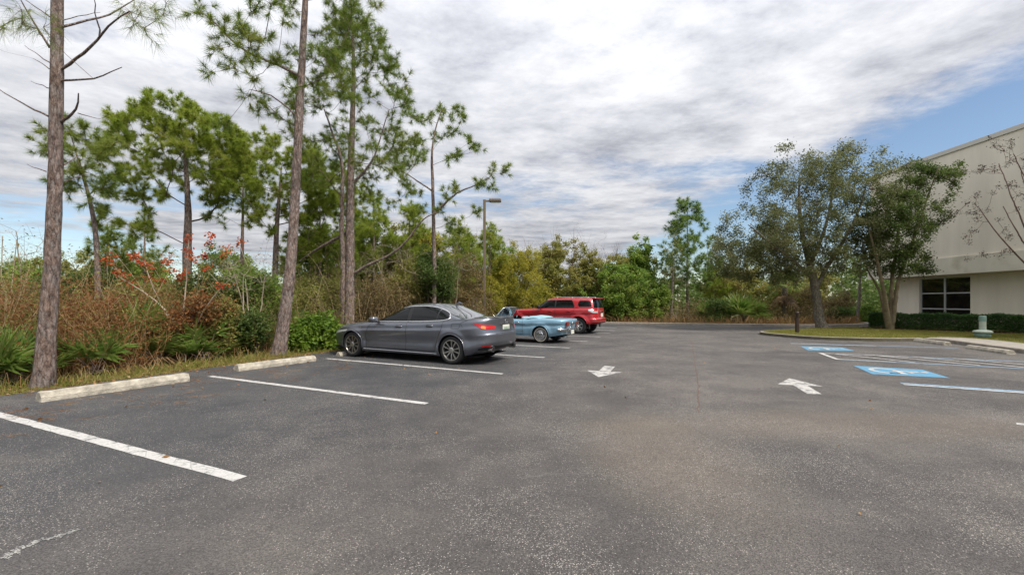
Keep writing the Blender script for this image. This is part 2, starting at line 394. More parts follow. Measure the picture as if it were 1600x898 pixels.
M = {}
M['asphalt'] = asphalt_mat()
M['white_paint'] = paint_mat('white_paint', (0.46, 0.45, 0.43), 0.52)
M['old_white_paint'] = paint_mat('old_white_paint', (0.45, 0.435, 0.41), 0.74, 5.0)
M['faded_paint'] = paint_mat('faded_paint', (0.34, 0.33, 0.31), 0.8, 4.0)
M['blue_paint'] = paint_mat('blue_paint', (0.085, 0.25, 0.39), 0.45, 4.0)
M['pale_blue_paint'] = paint_mat('pale_blue_paint', (0.18, 0.29, 0.40), 0.6, 5.0)
M['concrete'] = plain('concrete', (0.30, 0.275, 0.24), 0.9, spec=0.2, bump=0.5, bscale=60, var=0.22, vscale=5)
M['pale_concrete'] = plain('pale_concrete', (0.37, 0.335, 0.275), 0.9, spec=0.2, bump=0.9, bscale=45, var=0.42, vscale=7)
M['kerb_concrete'] = plain('kerb_concrete', (0.24, 0.215, 0.185), 0.92, spec=0.2, bump=0.5, bscale=60, var=0.35, vscale=4)
M['forest_floor'] = ground_mat('forest_floor', [(0.035, 0.026, 0.014), (0.085, 0.058, 0.026), (0.055, 0.062, 0.018), (0.12, 0.085, 0.04)], 0.8)
M['lawn'] = ground_mat('lawn', [(0.08, 0.09, 0.02), (0.15, 0.15, 0.035), (0.19, 0.15, 0.06)], 1.4)
M['mulch'] = ground_mat('mulch', [(0.02, 0.012, 0.008), (0.06, 0.034, 0.022), (0.11, 0.07, 0.05)], 9)
M['stucco'] = stucco_mat('stucco', (0.83, 0.755, 0.64))
M['stucco_band'] = stucco_mat('stucco_band', (0.75, 0.70, 0.585), 0.55)
M['cap_metal'] = plain('cap_metal', (0.60, 0.57, 0.52), 0.6, 0.0)
M['aluminium'] = plain('aluminium', (0.55, 0.56, 0.58), 0.4, 0.5)
M['tinted_glass'] = plain('tinted_glass', (0.006, 0.007, 0.008), 0.04, spec=0.6)
M['bronze'] = plain('bronze', (0.185, 0.145, 0.105), 0.45, 0.35, var=0.12)
M['bronze_dark'] = plain('bronze_dark', (0.045, 0.028, 0.020), 0.5, 0.2)
M['lens'] = plain('lens', (0.35, 0.34, 0.30), 0.2)
M['pale_green'] = plain('pale_green', (0.15, 0.24, 0.21), 0.6, var=0.25, vscale=9)
M['pale_green_light'] = plain('pale_green_light', (0.32, 0.37, 0.31), 0.65, var=0.2, vscale=9)
M['pine_bark'] = bark_mat('pine_bark', (0.050, 0.035, 0.029), (0.180, 0.128, 0.105), (0.34, 0.265, 0.23), (16, 16, 5.5), 1.0)
M['twig_bark'] = plain('twig_bark', (0.15, 0.108, 0.092), 0.9, spec=0.1, var=0.3, vscale=6)
M['grey_bark'] = bark_mat('grey_bark', (0.06, 0.05, 0.04), (0.16, 0.135, 0.105), (0.26, 0.23, 0.185), (14, 14, 6), 0.6)
M['smooth_bark'] = plain('smooth_bark', (0.17, 0.138, 0.088), 0.8, spec=0.15, var=0.4, vscale=5, bump=0.4, bscale=30)
M['pale_twig'] = plain('pale_twig', (0.30, 0.25, 0.19), 0.9, spec=0.1, var=0.35, vscale=4)
M['needles'] = leaf_mat('needles', [(0.070, 0.105, 0.022), (0.150, 0.215, 0.032), (0.225, 0.285, 0.044), (0.30, 0.30, 0.08)], 0.48, clump=0.9)
M['needles_bright'] = leaf_mat('needles_bright', [(0.115, 0.175, 0.022), (0.225, 0.305, 0.034), (0.31, 0.365, 0.048), (0.37, 0.36, 0.095)], 0.48)
M['needles_far'] = leaf_mat('needles_far', [(0.0864, 0.1656, 0.0403), (0.1584, 0.2448, 0.0518), (0.2232, 0.2952, 0.072)], 0.48)
M['oak_leaves'] = leaf_mat('oak_leaves', [(0.075, 0.092, 0.034), (0.140, 0.160, 0.060), (0.205, 0.220, 0.095), (0.26, 0.25, 0.13)], 0.48, rough=0.6, spec=0.15, clump=0.6)
M['ligustrum_leaves'] = leaf_mat('ligustrum_leaves', [(0.046, 0.0828, 0.0184), (0.092, 0.138, 0.0322), (0.1552, 0.1898, 0.0517)], 0.45, rough=0.55, spec=0.2)
M['hedge_leaves'] = leaf_mat('hedge_leaves', [(0.0246, 0.0647, 0.0154), (0.0585, 0.1309, 0.0277), (0.1155, 0.1925, 0.0431)], 0.35, rough=0.4, spec=0.4, clump=1.5)
M['olive_leaves'] = leaf_mat('olive_leaves', [(0.1435, 0.1615, 0.0394), (0.2512, 0.2601, 0.0609), (0.3409, 0.3229, 0.0897), (0.3409, 0.2512, 0.1076)], 0.5, clump=0.7)
M['green_leaves'] = leaf_mat('green_leaves', [(0.0897, 0.1682, 0.0337), (0.1719, 0.2804, 0.0485), (0.2709, 0.3644, 0.0673), (0.3364, 0.355, 0.0935)], 0.5, clump=0.7)
M['dark_leaves'] = leaf_mat('dark_leaves', [(0.0553, 0.0943, 0.0243), (0.1057, 0.1593, 0.039), (0.1707, 0.2113, 0.0553)], 0.5, clump=0.8)
M['bright_leaves'] = leaf_mat('bright_leaves', [(0.055, 0.11, 0.016), (0.12, 0.20, 0.022), (0.19, 0.26, 0.035)], 0.35, clump=0.8)
M['yellow_leaves'] = leaf_mat('yellow_leaves', [(0.176, 0.187, 0.0308), (0.308, 0.297, 0.0396), (0.44, 0.396, 0.0495), (0.33, 0.286, 0.066)], 0.5, clump=0.7)
M['tan_leaves'] = leaf_mat('tan_leaves', [(0.1455, 0.0991, 0.0423), (0.238, 0.1653, 0.0728), (0.1719, 0.1521, 0.0463), (0.3174, 0.2248, 0.1125)], 0.4)
M['rust_leaves'] = leaf_mat('rust_leaves', [(0.1725, 0.069, 0.0253), (0.2875, 0.1207, 0.0437), (0.23, 0.1437, 0.0517), (0.1495, 0.1437, 0.0368)], 0.42)
M['red_leaves'] = leaf_mat('red_leaves', [(0.34, 0.030, 0.016), (0.48, 0.060, 0.022), (0.46, 0.12, 0.03), (0.40, 0.20, 0.06)], 0.35)
M['dry_stalks'] = leaf_mat('dry_stalks', [(0.138, 0.0862, 0.046), (0.253, 0.1782, 0.0978), (0.3795, 0.2875, 0.1782), (0.1955, 0.0978, 0.046)], 0.15, clump=0.5)
M['rust_stalks'] = leaf_mat('rust_stalks', [(0.15, 0.0562, 0.025), (0.2625, 0.1063, 0.0425), (0.3, 0.175, 0.0775), (0.1625, 0.125, 0.0438)], 0.2, clump=0.6)
M['straw'] = leaf_mat('straw', [(0.24, 0.13, 0.05), (0.36, 0.22, 0.10), (0.22, 0.19, 0.06)], 0.2)
M['grass'] = leaf_mat('grass', [(0.11, 0.14, 0.022), (0.20, 0.22, 0.038), (0.30, 0.24, 0.08), (0.15, 0.20, 0.03)], 0.3, clump=1.3)
M['palmetto'] = leaf_mat('palmetto', [(0.069, 0.138, 0.023), (0.1323, 0.2185, 0.0368), (0.2012, 0.2587, 0.0633), (0.2645, 0.253, 0.0978)], 0.4, rough=0.4, spec=0.4, clump=1.6)
M['palm_fronds'] = leaf_mat('palm_fronds', [(0.1078, 0.1862, 0.0392), (0.2156, 0.3038, 0.0627), (0.3724, 0.392, 0.1176)], 0.5, rough=0.4, spec=0.4)
M['dead_fronds'] = leaf_mat('dead_fronds', [(0.108, 0.066, 0.036), (0.204, 0.132, 0.072), (0.3, 0.204, 0.108)], 0.2)
M['pods'] = leaf_mat('pods', [(0.035, 0.022, 0.016), (0.07, 0.045, 0.03)], 0.1)
M['litter_leaves'] = leaf_mat('litter_leaves', [(0.16, 0.07, 0.03), (0.26, 0.13, 0.05), (0.32, 0.22, 0.11)], 0.1)
# ------------------------------------------------------------------ ground, lot, kerbs
def edge(Y, off=0.0):
    """left edge of the lot at depth Y, off metres into the verge"""
    return np.array([-7.0 + 0.436 * (Y - 9.67) - 0.917 * off, Y + 0.40 * off, 0.0])
def strip_poly(pts, w):
    """polygon of width w to the left of a polyline"""
    p = np.array([[q[0], q[1]] for q in pts], float); t = np.gradient(p, axis=0); t /= np.linalg.norm(t, axis=1)[:, None]
    nrm = np.c_[-t[:, 1], t[:, 0]]
    return p, p + nrm * w
def strip_prism(mb, pts, w, z0, z1, mi=0):
    a, b = strip_poly(pts, w); n = len(a)
    P = np.stack([np.c_[a, np.full(n, z0)], np.c_[a, np.full(n, z1 - 0.02)], np.c_[a + (b - a) * 0.12, np.full(n, z1)], np.c_[b, np.full(n, z1)], np.c_[b, np.full(n, z0)]], 1)
    mb.grid(P[:, ::-1], mi)
    mb.add(P[0], [[0, 1, 2, 3, 4]], mi); mb.add(P[-1], [[4, 3, 2, 1, 0]], mi)
def smooth_line(pts, n=8):
    p = np.array([[q[0], q[1]] for q in pts], float); out = []
    e = np.vstack([2 * p[0] - p[1], p, 2 * p[-1] - p[-2]])
    for i in range(1, len(e) - 2):
        for t in np.linspace(0, 1, n, endpoint=False):
            a, b, c, d = e[i - 1], e[i], e[i + 1], e[i + 2]
            out.append(0.5 * (2 * b + (c - a) * t + (2 * a - 5 * b + 4 * c - d) * t * t + (3 * b - a - 3 * c + d) * t ** 3))
    out.append(p[-1]); return np.array(out)

mb = MB(); mb.poly([(-1500, -600, -0.03), (1500, -600, -0.03), (1500, 2500, -0.03), (-1500, 2500, -0.03)])
tag(mb.build('ground', M['forest_floor']), kind='structure')

rs = np.random.RandomState(5)
far_kerb = smooth_line([(1.9, 30.7), (6.09, 29.5), (11.5, 27.9), (16.7, 26.6), (19.6, 26.6), (21.8, 27.4), (23.6, 29.2), (24.0, 33.0)], 6)
left_edge = [edge(Y)[:2] + rs.normal(0, 0.035, 2) for Y in np.linspace(30.4, -11, 90)]
lot = [(-16.5, -14), (30, -14), (30, 33.0), (24.0, 33.0)] + [tuple(q) for q in far_kerb[::-1]] + [tuple(q) for q in left_edge]
mb = MB(); mb.poly([(q[0], q[1], 0.0) for q in lot])
tag(mb.build('parking_lot', M['asphalt']), kind='structure')

mb = MB(); strip_prism(mb, far_kerb, 0.22, -0.02, 0.13)
tag(mb.build('kerb', M['concrete']), kind='structure')

# island in front of the building
isl_out = smooth_line([(17.6, 23.95), (14.2, 22.3), (12.2, 21.2), (11.35, 20.2), (11.35, 19.1), (11.9, 17.6), (13.0, 16.95), (14.2, 16.65), (15.6, 16.75)], 6)
walk_in = smooth_line([(15.6, 16.75), (15.85, 16.2), (15.45, 14.9), (14.8, 12.8), (13.6, 8.5), (12.2, 3.0), (10.4, -4)], 6)
KH = 0.12
isl_back = [(24.6, 16.0), (24.6, 24.9), (20.6, 24.6)]
mb = MB(); mb.prism([tuple(q) for q in isl_out] + [(17.4, 16.95), (24.7, 16.95), (24.7, 24.9), (20.6, 24.7)], -0.02, KH - 0.012)
tag(mb.build('lawn', M['lawn']), kind='structure')
mb = MB(); strip_prism(mb, isl_out, 0.16, -0.02, KH)
tag(mb.build('island_kerb', M['kerb_concrete']), kind='structure')
mb = MB(); strip_prism(mb, walk_in, 0.15, -0.02, KH)
tag(mb.build('walk_kerb', M['kerb_concrete']), kind='structure')
a, b2 = strip_poly(walk_in, 0.15); _, c2 = strip_poly(walk_in, 1.55)
mb = MB(); n = len(a)
pth = [tuple(q) for q in b2] + [tuple(q) for q in c2[::-1]]
mb.prism(pth, -0.02, KH - 0.004)
tag(mb.build('sidewalk', M['concrete']), kind='structure')
verge = [tuple(q) for q in c2] + [(24.7, -4), (24.7, 16.95), (17.4, 16.95)]
mb = MB(); mb.prism(verge, -0.02, KH - 0.016)
tag(mb.build('walk_lawn', M['lawn']), kind='structure')
hedge_a, hedge_b = np.array([19.15, 23.5]), np.array([24.0, 17.9])
hd = (hedge_b - hedge_a) / np.linalg.norm(hedge_b - hedge_a); hn = np.array([-hd[1], hd[0]])   # hn points to the building
mul_pts = [hedge_a - hd * 0.3 + hn * 1.0, hedge_a - hd * 0.7 - hn * 0.5, hedge_a + hd * 0.2 - hn * 1.05, hedge_a + hd * 2.2 - hn * 1.15, hedge_a + hd * 3.6 - hn * 0.95, hedge_a + hd * 5.5 - hn * 0.7, hedge_b + hd * 0.5 + hn * 1.0]
mb = MB(); mb.poly([(q[0], q[1], KH - 0.003) for q in mul_pts])
mt = np.array([16.3, 23.0]); mb.poly([(mt[0] + 0.75 * math.cos(t), mt[1] + 0.55 * math.sin(t), KH - 0.004) for t in np.linspace(0, 2 * np.pi, 18, endpoint=False)])
tag(mb.build('mulch', M['mulch']), kind='structure')

# ------------------------------------------------------------------ painted markings
def line_quad(mb, p, q, w, z=0.004, mi=0, jag=0.0):
    p = np.asarray(p[:2], float); q = np.asarray(q[:2], float); d = q - p; L = np.linalg.norm(d); d /= L; nn = np.array([-d[1], d[0]]) * w / 2
    n = max(2, int(L / 0.15)); t = np.linspace(0, 1, n)[:, None]
    c = p + (q - p) * t; ja = rs.normal(0, jag, (n, 2))
    A = c - nn + ja; B = c + nn + rs.normal(0, jag, (n, 2))
    P = np.stack([np.c_[A, np.full(n, z)], np.c_[B, np.full(n, z)]], 1); mb.grid(P[:, ::-1], mi)
LG = 'white stall lines along the wooded side'
def stall(p, q, w, label, mat='white_paint'):
    mb = MB(); line_quad(mb, p, q, w, jag=0.0035)
    o = mb.build('parking_line', M[mat], loc=(p[0], p[1], 0)); tag(o, label, 'parking line', LG)
a0, a1 = gnd(0, 648), gnd(376, 748)
stall(a1 + (a0 - a1) * 1.22, a1, 0.125, 'nearest white stall line, wide and cracked, crossing the lower left foreground')
stall(gnd(328, 587.5), gnd(667, 630.5), 0.115, 'white stall line between the two concrete wheel stops, in front of the grey sedan')
stall(gnd(510, 560), gnd(785, 584), 0.115, 'white stall line running right beside the near wheels of the grey sedan')
sd_ = np.array([-0.885, 0.465])
ends = [((851, 558.5), 'white stall line coming out from behind the grey sedan bumper'),
        ((890.2, 543.5), 'white stall line on the near side of the blue convertible'),
        ((917.6, 533.3), 'white stall line just behind the blue convertible tail'),
        ((938.4, 526.2), 'white stall line on the near side of the red off-roader'),
        ((953, 520.8), 'white stall line at the red off-roader rear bumper'),
        ((961, 516.3), 'short white stall line beyond the red off-roader, second from the far kerb'),
        ((964, 512.3), 'faint white stall line beyond the red off-roader, nearest the far kerb')]
for (px, py), lab in ends:
    e = gnd(px, py)[:2]; stall(e + sd_ * 5.3, e, 0.115, lab)
def ground_shape(name, mats, polys, label, cat, group=None, z=0.004, kind=None):
    mb = MB()
    for i, (pts, mi) in enumerate(polys):
        mb.poly([(q[0], q[1], z + 0.004 * mi) for q in pts], mi)
    c = np.mean([q[:2] for q in polys[0][0]], axis=0)
    o = mb.build(name, mats, loc=(c[0], c[1], 0)); tag(o, label, cat, group, kind); return o
G2 = lambda l: [gnd(*q)[:2] for q in l]
# arrows (head and shaft share one flat sheet each, butted edge to edge)
ground_shape('direction_arrow', [M['old_white_paint']], [(G2([(918, 578.5), (935, 589), (972, 581.5)]), 0), (G2([(936, 578.9), (954, 580.2), (961, 572.6), (944.5, 571.4)]), 0)],
             'white pavement arrow pointing towards the viewer, behind the grey sedan', 'arrow marking', 'white arrows painted in the aisle')
ground_shape('direction_arrow', [M['old_white_paint']], [(G2([(1214.5, 600.5), (1285.5, 603.6), (1233.5, 591)]), 0), (G2([(1239.5, 601.7), (1261.5, 615.3), (1284, 615.8), (1262, 602.7)]), 0)],
             'white pavement arrow pointing away, cracked shaft, nearer the blue accessible stalls', 'arrow marking', 'white arrows painted in the aisle')
# accessible stalls
def quad_uv(q):
    q = [np.array(gnd(*p)[:2]) for p in q]
    return lambda u, v: q[0] * (1 - u) * (1 - v) + q[1] * u * (1 - v) + q[2] * u * v + q[3] * (1 - u) * v
def acc_panel(q, label):
    f = quad_uv(q); mb = MB()
    P = np.array([[np.r_[f(u, v), 0.004] for v in np.linspace(0, 1, 5)] for u in np.linspace(0, 1, 9)]); mb.grid(P[:, ::-1] if False else P, 0)
    o = mb.build('accessible_panel', M['blue_paint'], loc=(*f(0.5, 0.5), 0)); tag(o, label, 'parking symbol', 'blue accessible parking panels')
    s = MB()
    def pl(pts): s.poly([np.r_[f(u, v), 0.008] - np.r_[f(0.5, 0.5), 0] for u, v in pts])
    def arc(cu, cv, r0, r1, t0, t1, n=18):
        t = np.linspace(t0, t1, n)
        P = np.array([[np.r_[f(cu + r * math.cos(x) * 0.75, cv + r * math.sin(x)), 0.008] - np.r_[f(0.5, 0.5), 0] for r in (r0, r1)] for x in t]); s.grid(P)
    arc(0.34, 0.50, 0.23, 0.32, R(60), R(330))
    pl([(0.44, 0.40), (0.80, 0.40), (0.80, 0.50), (0.44, 0.50)])
    pl([(0.46, 0.501), (0.54, 0.501), (0.54, 0.74), (0.46, 0.74)])
    pl([(0.30, 0.741), (0.54, 0.741), (0.54, 0.81), (0.30, 0.81)])
    pl([(0.62, 0.501), (0.67, 0.501), (0.67, 0.68), (0.62, 0.68)])
    arc(0.87, 0.45, 0.0, 0.075, 0, 2 * np.pi, 14)
    s.build('wheelchair_symbol', M['white_paint'], o)
acc_panel([(1250.5, 541), (1316, 542.8), (1336, 548), (1263, 547.3)], 'smaller blue painted wheelchair panel nearest the grass island')
acc_panel([(1333.6, 571.2), (1441.5, 577.4), (1485, 590.6), (1363, 584.4)], 'larger blue painted wheelchair panel on the near side of the striped aisle')
def right_line(parts, label, cat='parking line', group='painted lines of the accessible stalls'):
    mats = []; mb = MB()
    for p, q, w, mat in parts:
        if M[mat] not in mats: mats.append(M[mat])
        line_quad(mb, gnd(*p), gnd(*q), w, z=0.004 + 0.004 * mats.index(M[mat]), mi=mats.index(M[mat]), jag=0.004)
    c = gnd(*parts[0][0]); o = mb.build('parking_line', mats, loc=(c[0], c[1], 0)); tag(o, label, cat, group)
right_line([((1235, 536.2), (1497, 543.6), 0.14, 'pale_blue_paint'), ((1236, 536.8), (1370, 540.6), 0.07, 'white_paint')], 'pale blue and white stall line closest to the grass island')
right_line([((1408, 598.6), (1680, 617.5), 0.17, 'pale_blue_paint'), ((1412, 601.0), (1680, 619.8), 0.09, 'white_paint')], 'blue and white stall line on the near side of the larger wheelchair panel')
right_line([((1588, 661.6), (1690, 676), 0.12, 'white_paint')], 'white stall line just entering at the right edge')
h = MB()
def hq(p, q, w, mi, z): line_quad(h, gnd(*p), gnd(*q), w, z=z, mi=mi, jag=0.004)
hq((1281, 551.6), (1640, 566.6), 0.13, 1, 0.004); hq((1306, 561.2), (1640, 577.6), 0.13, 1, 0.004)
hq((1281.5, 552.0), (1420, 557.6), 0.08, 0, 0.008); hq((1307, 561.0), (1400, 565.6), 0.08, 0, 0.008)
hq((1281.5, 551.8), (1309, 562), 0.11, 0, 0.012)
for p, q in (((1298, 552.8), (1430, 567)), ((1362, 555.2), (1532, 571.6)), ((1425, 557.8), (1600, 574.6)), ((1490, 560.4), (1650, 574.8))):
    hq(p, q, 0.085, 0, 0.016)
tag(h.build('access_aisle', [M['white_paint'], M['pale_blue_paint']], loc=(*gnd(1281, 551)[:2], 0)), 'white striped access aisle painted between the two blue wheelchair panels', 'hatched marking')
# scraped white scuff near the viewer
mb = MB(); sp0 = [gnd(4, 874), gnd(30, 858), gnd(58, 846), gnd(90, 838), gnd(118, 829)]
for i in range(260):
    k = rs.uniform(0, 3.999); q = sp0[int(k)] * (1 - k % 1) + sp0[int(k) + 1] * (k % 1); q = q[:2] + rs.normal(0, 0.016, 2); d_ = rs.uniform(0.002, 0.010); a_ = rs.uniform(0, 6.28)
    mb.poly([(q[0] + d_ * rs.uniform(.6, 1.2) * math.cos(a_ + w_), q[1] + d_ * rs.uniform(.6, 1.2) * math.sin(a_ + w_), 0.004 + 1e-6 * i) for w_ in (0, 1.25, 2.5, 3.8, 5.0)])
tag(mb.build('paint_scuff', M['faded_paint'], loc=(*gnd(8, 872)[:2], 0)), 'short white scuff mark scraped on the asphalt, lower left corner', 'scuff mark', kind='structure')
# hairline seam in the aisle
pp = [gnd(1093, 644), gnd(1090, 622), gnd(1091, 600), gnd(1086, 570), gnd(1083, 545), gnd(1079, 528)]
mb = MB(); sl = smooth_line(pp, 10); sl = sl + rs.normal(0, 0.012, sl.shape)
for i in range(len(sl) - 1): line_quad(mb, sl[i], sl[i + 1], 0.012, z=0.003)
tag(mb.build('pavement_crack', plain('crack', (0.10, 0.055, 0.035), 0.9), loc=(*pp[0][:2], 0)), kind='structure')

# ------------------------------------------------------------------ wheel stops
def wheel_stop(p, q, label, w=0.17, hgt=0.13, mat='pale_concrete', group='concrete wheel stops'):
    p = np.asarray(p[:2]); q = np.asarray(q[:2]); L = np.linalg.norm(q - p); ang = math.atan2(*(q - p)[::-1])
    prof = [(-w / 2, -0.004), (-w / 2, hgt * 0.45), (-w * 0.30, hgt * 0.93), (-w * 0.22, hgt), (w * 0.22, hgt), (w * 0.30, hgt * 0.93), (w / 2, hgt * 0.45), (w / 2, -0.004)]
    xs = [0, 0.03, 0.06] + list(np.linspace(0.15, L - 0.15, 14)) + [L - 0.06, L - 0.03, L]
    P = np.array([[(x + (rs.normal(0, 0.003)), y + rs.normal(0, 0.0025), max(-0.004, (z if 0.02 < x < L - 0.02 else z * 0.93) + (rs.normal(0, 0.0025) if z > 0 else 0))) for y, z in prof] for x in xs])
    mb = MB(); mb.grid(P); mb.add(P[0], [list(range(8))]); mb.add(P[-1], [list(range(8))[::-1]])
    o = mb.build('wheel_stop', M[mat]); o.location = (p[0], p[1], 0); o.rotation_euler = (0, 0, ang); tag(o, label, 'wheel stop', group); return o
wheel_stop(gnd(60, 627.5), gnd(292, 594.5), 'long pale concrete wheel stop beside the nearest pine trunk', 0.19, 0.15)
wheel_stop(gnd(369, 579.5), gnd(490, 563.5), 'pale concrete wheel stop below the leaning pine, just left of the grey sedan', 0.19, 0.14)
wheel_stop(gnd(528, 556), gnd(612, 545), 'concrete wheel stop under the front of the grey sedan', 0.17, 0.10)
wheel_stop(gnd(1432, 533.5), gnd(1481, 539.8), 'concrete wheel stop touching the end of the grass island kerb', 0.22, 0.13)
wheel_stop(gnd(1514, 544.5), gnd(1580, 553.6), 'concrete wheel stop in front of the sidewalk, by the green utility post', 0.22, 0.12)

# ------------------------------------------------------------------ building
bld = empty('office_building', (24.0, 29.6, 0)); tag(bld, 'tall cream stucco building with dark windows behind the clipped hedge', 'building')
def bpart(name, boxes, mat, parent=bld, org=(24.0, 29.6, 0)):
    m = MB()
    for x0, x1, y0, y1, z0, z1 in boxes:
        m.box(((x0 + x1) / 2 - org[0], (y0 + y1) / 2 - org[1], (z0 + z1) / 2 - org[2]), (x1 - x0, y1 - y0, z1 - z0), bev=0.015)
    return m.build(name, mat, parent)
bpart('upper_wall', [(24.0, 60, -12, 29.6, 3.92, 9.62)], M['stucco'])
bpart('roof_cap', [(23.93, 60.05, -12.05, 29.67, 9.623, 9.86)], M['cap_metal'])
bpart('fascia', [(23.90, 60, -12, 29.70, 2.98, 3.917)], M['stucco_band'])
WY0, WY1, WZ0, WZ1 = 23.95, 26.95, 0.45, 2.90
bpart('lower_wall', [(24.85, 25.15, WY1, 28.55, 0, 2.977), (24.85, 25.15, -12, WY0, 0, 2.977), (24.85, 25.15, WY0 + .002, WY1 - .002, 0, WZ0), (24.85, 25.15, WY0 + .002, WY1 - .002, WZ1, 2.975), (25.152, 60, 28.25, 28.55, 0, 2.977), (26.2, 26.4, 20, 28.2, 0, 2.97)], M['stucco'])
fr = [(24.93, 25.02, WY0, WY0 + .07, WZ0, WZ1), (24.93, 25.02, WY1 - .07, WY1, WZ0, WZ1), (24.932, 25.018, (WY0 + WY1) / 2 - .05, (WY0 + WY1) / 2 + .05, WZ0, WZ1)]
for z in (WZ0 + .035, 1.07, 1.98, WZ1 - .035): fr.append((24.936, 25.014, WY0 + .07, WY1 - .07, z - .035, z + .035))
win = bpart('window', fr, M['aluminium'])
for y0, y1 in ((WY0 + .07, (WY0 + WY1) / 2 - .05), ((WY0 + WY1) / 2 + .05, WY1 - .07)):
    for z0, z1 in ((WZ0 + .07, 1.035), (1.105, 1.945), (2.015, WZ1 - .07)):
        m = MB(); m.box((24.985 - 24.0, (y0 + y1) / 2 - 29.6, (z0 + z1) / 2), (0.012, y1 - y0, z1 - z0)); m.build('pane', M['tinted_glass'], win)

# ------------------------------------------------------------------ lamp post, bollard, utility post
lx, ly, lz = at(757, 480, 23.0)[0], 23.0, at(757, 312, 23.0)[2]
lamp = empty('lamp_post', (lx, ly, 0)); tag(lamp, 'tall square bronze parking lot lamp post behind the grey sedan', 'lamp post')
m = MB(); m.lathe([(0.0, 0.62), (0.24, 0.62), (0.26, 0.58), (0.26, 0.0)], k=20); m.build('base', M['concrete'], lamp)
m = MB(); m.box((0, 0, (lz + 0.62) / 2), (0.135, 0.135, lz - 0.62), bev=0.012); m.build('pole', M['bronze'], lamp)
m = MB(); m.box((0.16, 0, lz - 0.07), (0.19, 0.07, 0.09), bev=0.01); m.build('arm', M['bronze'], lamp)
m = MB(); m.box((0.56, 0, lz - 0.045), (0.62, 0.36, 0.15), bev=0.035); hd_o = m.build('lamp_head', M['bronze'], lamp)
m = MB(); m.box((0.57, 0, lz - 0.126), (0.46, 0.28, 0.014), bev=0.004); m.build('lens', M['lens'], hd_o)

b0 = gnd(1245.5, 519.3, KH)
bol = empty('bollard_light', b0); tag(bol, 'slim dark brown bollard light on the grass island left of the oak', 'bollard')
m = MB(); m.lathe([(0.0, 0.0), (0.085, 0.0), (0.085, 0.66)], k=20); m.build('post', M['bronze_dark'], bol)
m = MB()
for k in range(4): m.lathe([(0.05, 0.675 + k * 0.045), (0.083, 0.668 + k * 0.045), (0.083, 0.680 + k * 0.045), (0.05, 0.692 + k * 0.045)], k=20)
m.lathe([(0.045, 0.66), (0.045, 0.85)], k=12, mi=0); m.build('louvre', M['bronze_dark'], bol)
m = MB(); m.lathe([(0.086, 0.85), (0.086, 0.90), (0.07, 0.925), (0.0, 0.93)], k=20); m.build('cap', M['bronze_dark'], bol)

u0 = gnd(1535.3, 526.6, KH)
ut = empty('utility_post', u0); tag(ut, 'pale green utility pedestal on a round base in front of the hedge', 'utility post')
m = MB(); m.lathe([(0.0, 0.0), (0.21, 0.0), (0.235, 0.06), (0.225, 0.16), (0.24, 0.175)], k=28); m.build('base', M['pale_green'], ut)
m = MB(); m.lathe([(0.245, 0.176), (0.285, 0.185), (0.285, 0.225), (0.24, 0.265), (0.12, 0.29), (0.0, 0.295)], k=28); m.build('collar', M['pale_green_light'], ut)
m = MB(); m.lathe([(0.105, 0.29), (0.10, 0.62)], k=22); m.build('post', M['pale_green_light'], ut)
m = MB(); m.lathe([(0.106, 0.621), (0.110, 0.64), (0.110, 0.80), (0.095, 0.825), (0.0, 0.83)], k=22); m.build('cap', M['pale_green'], ut)
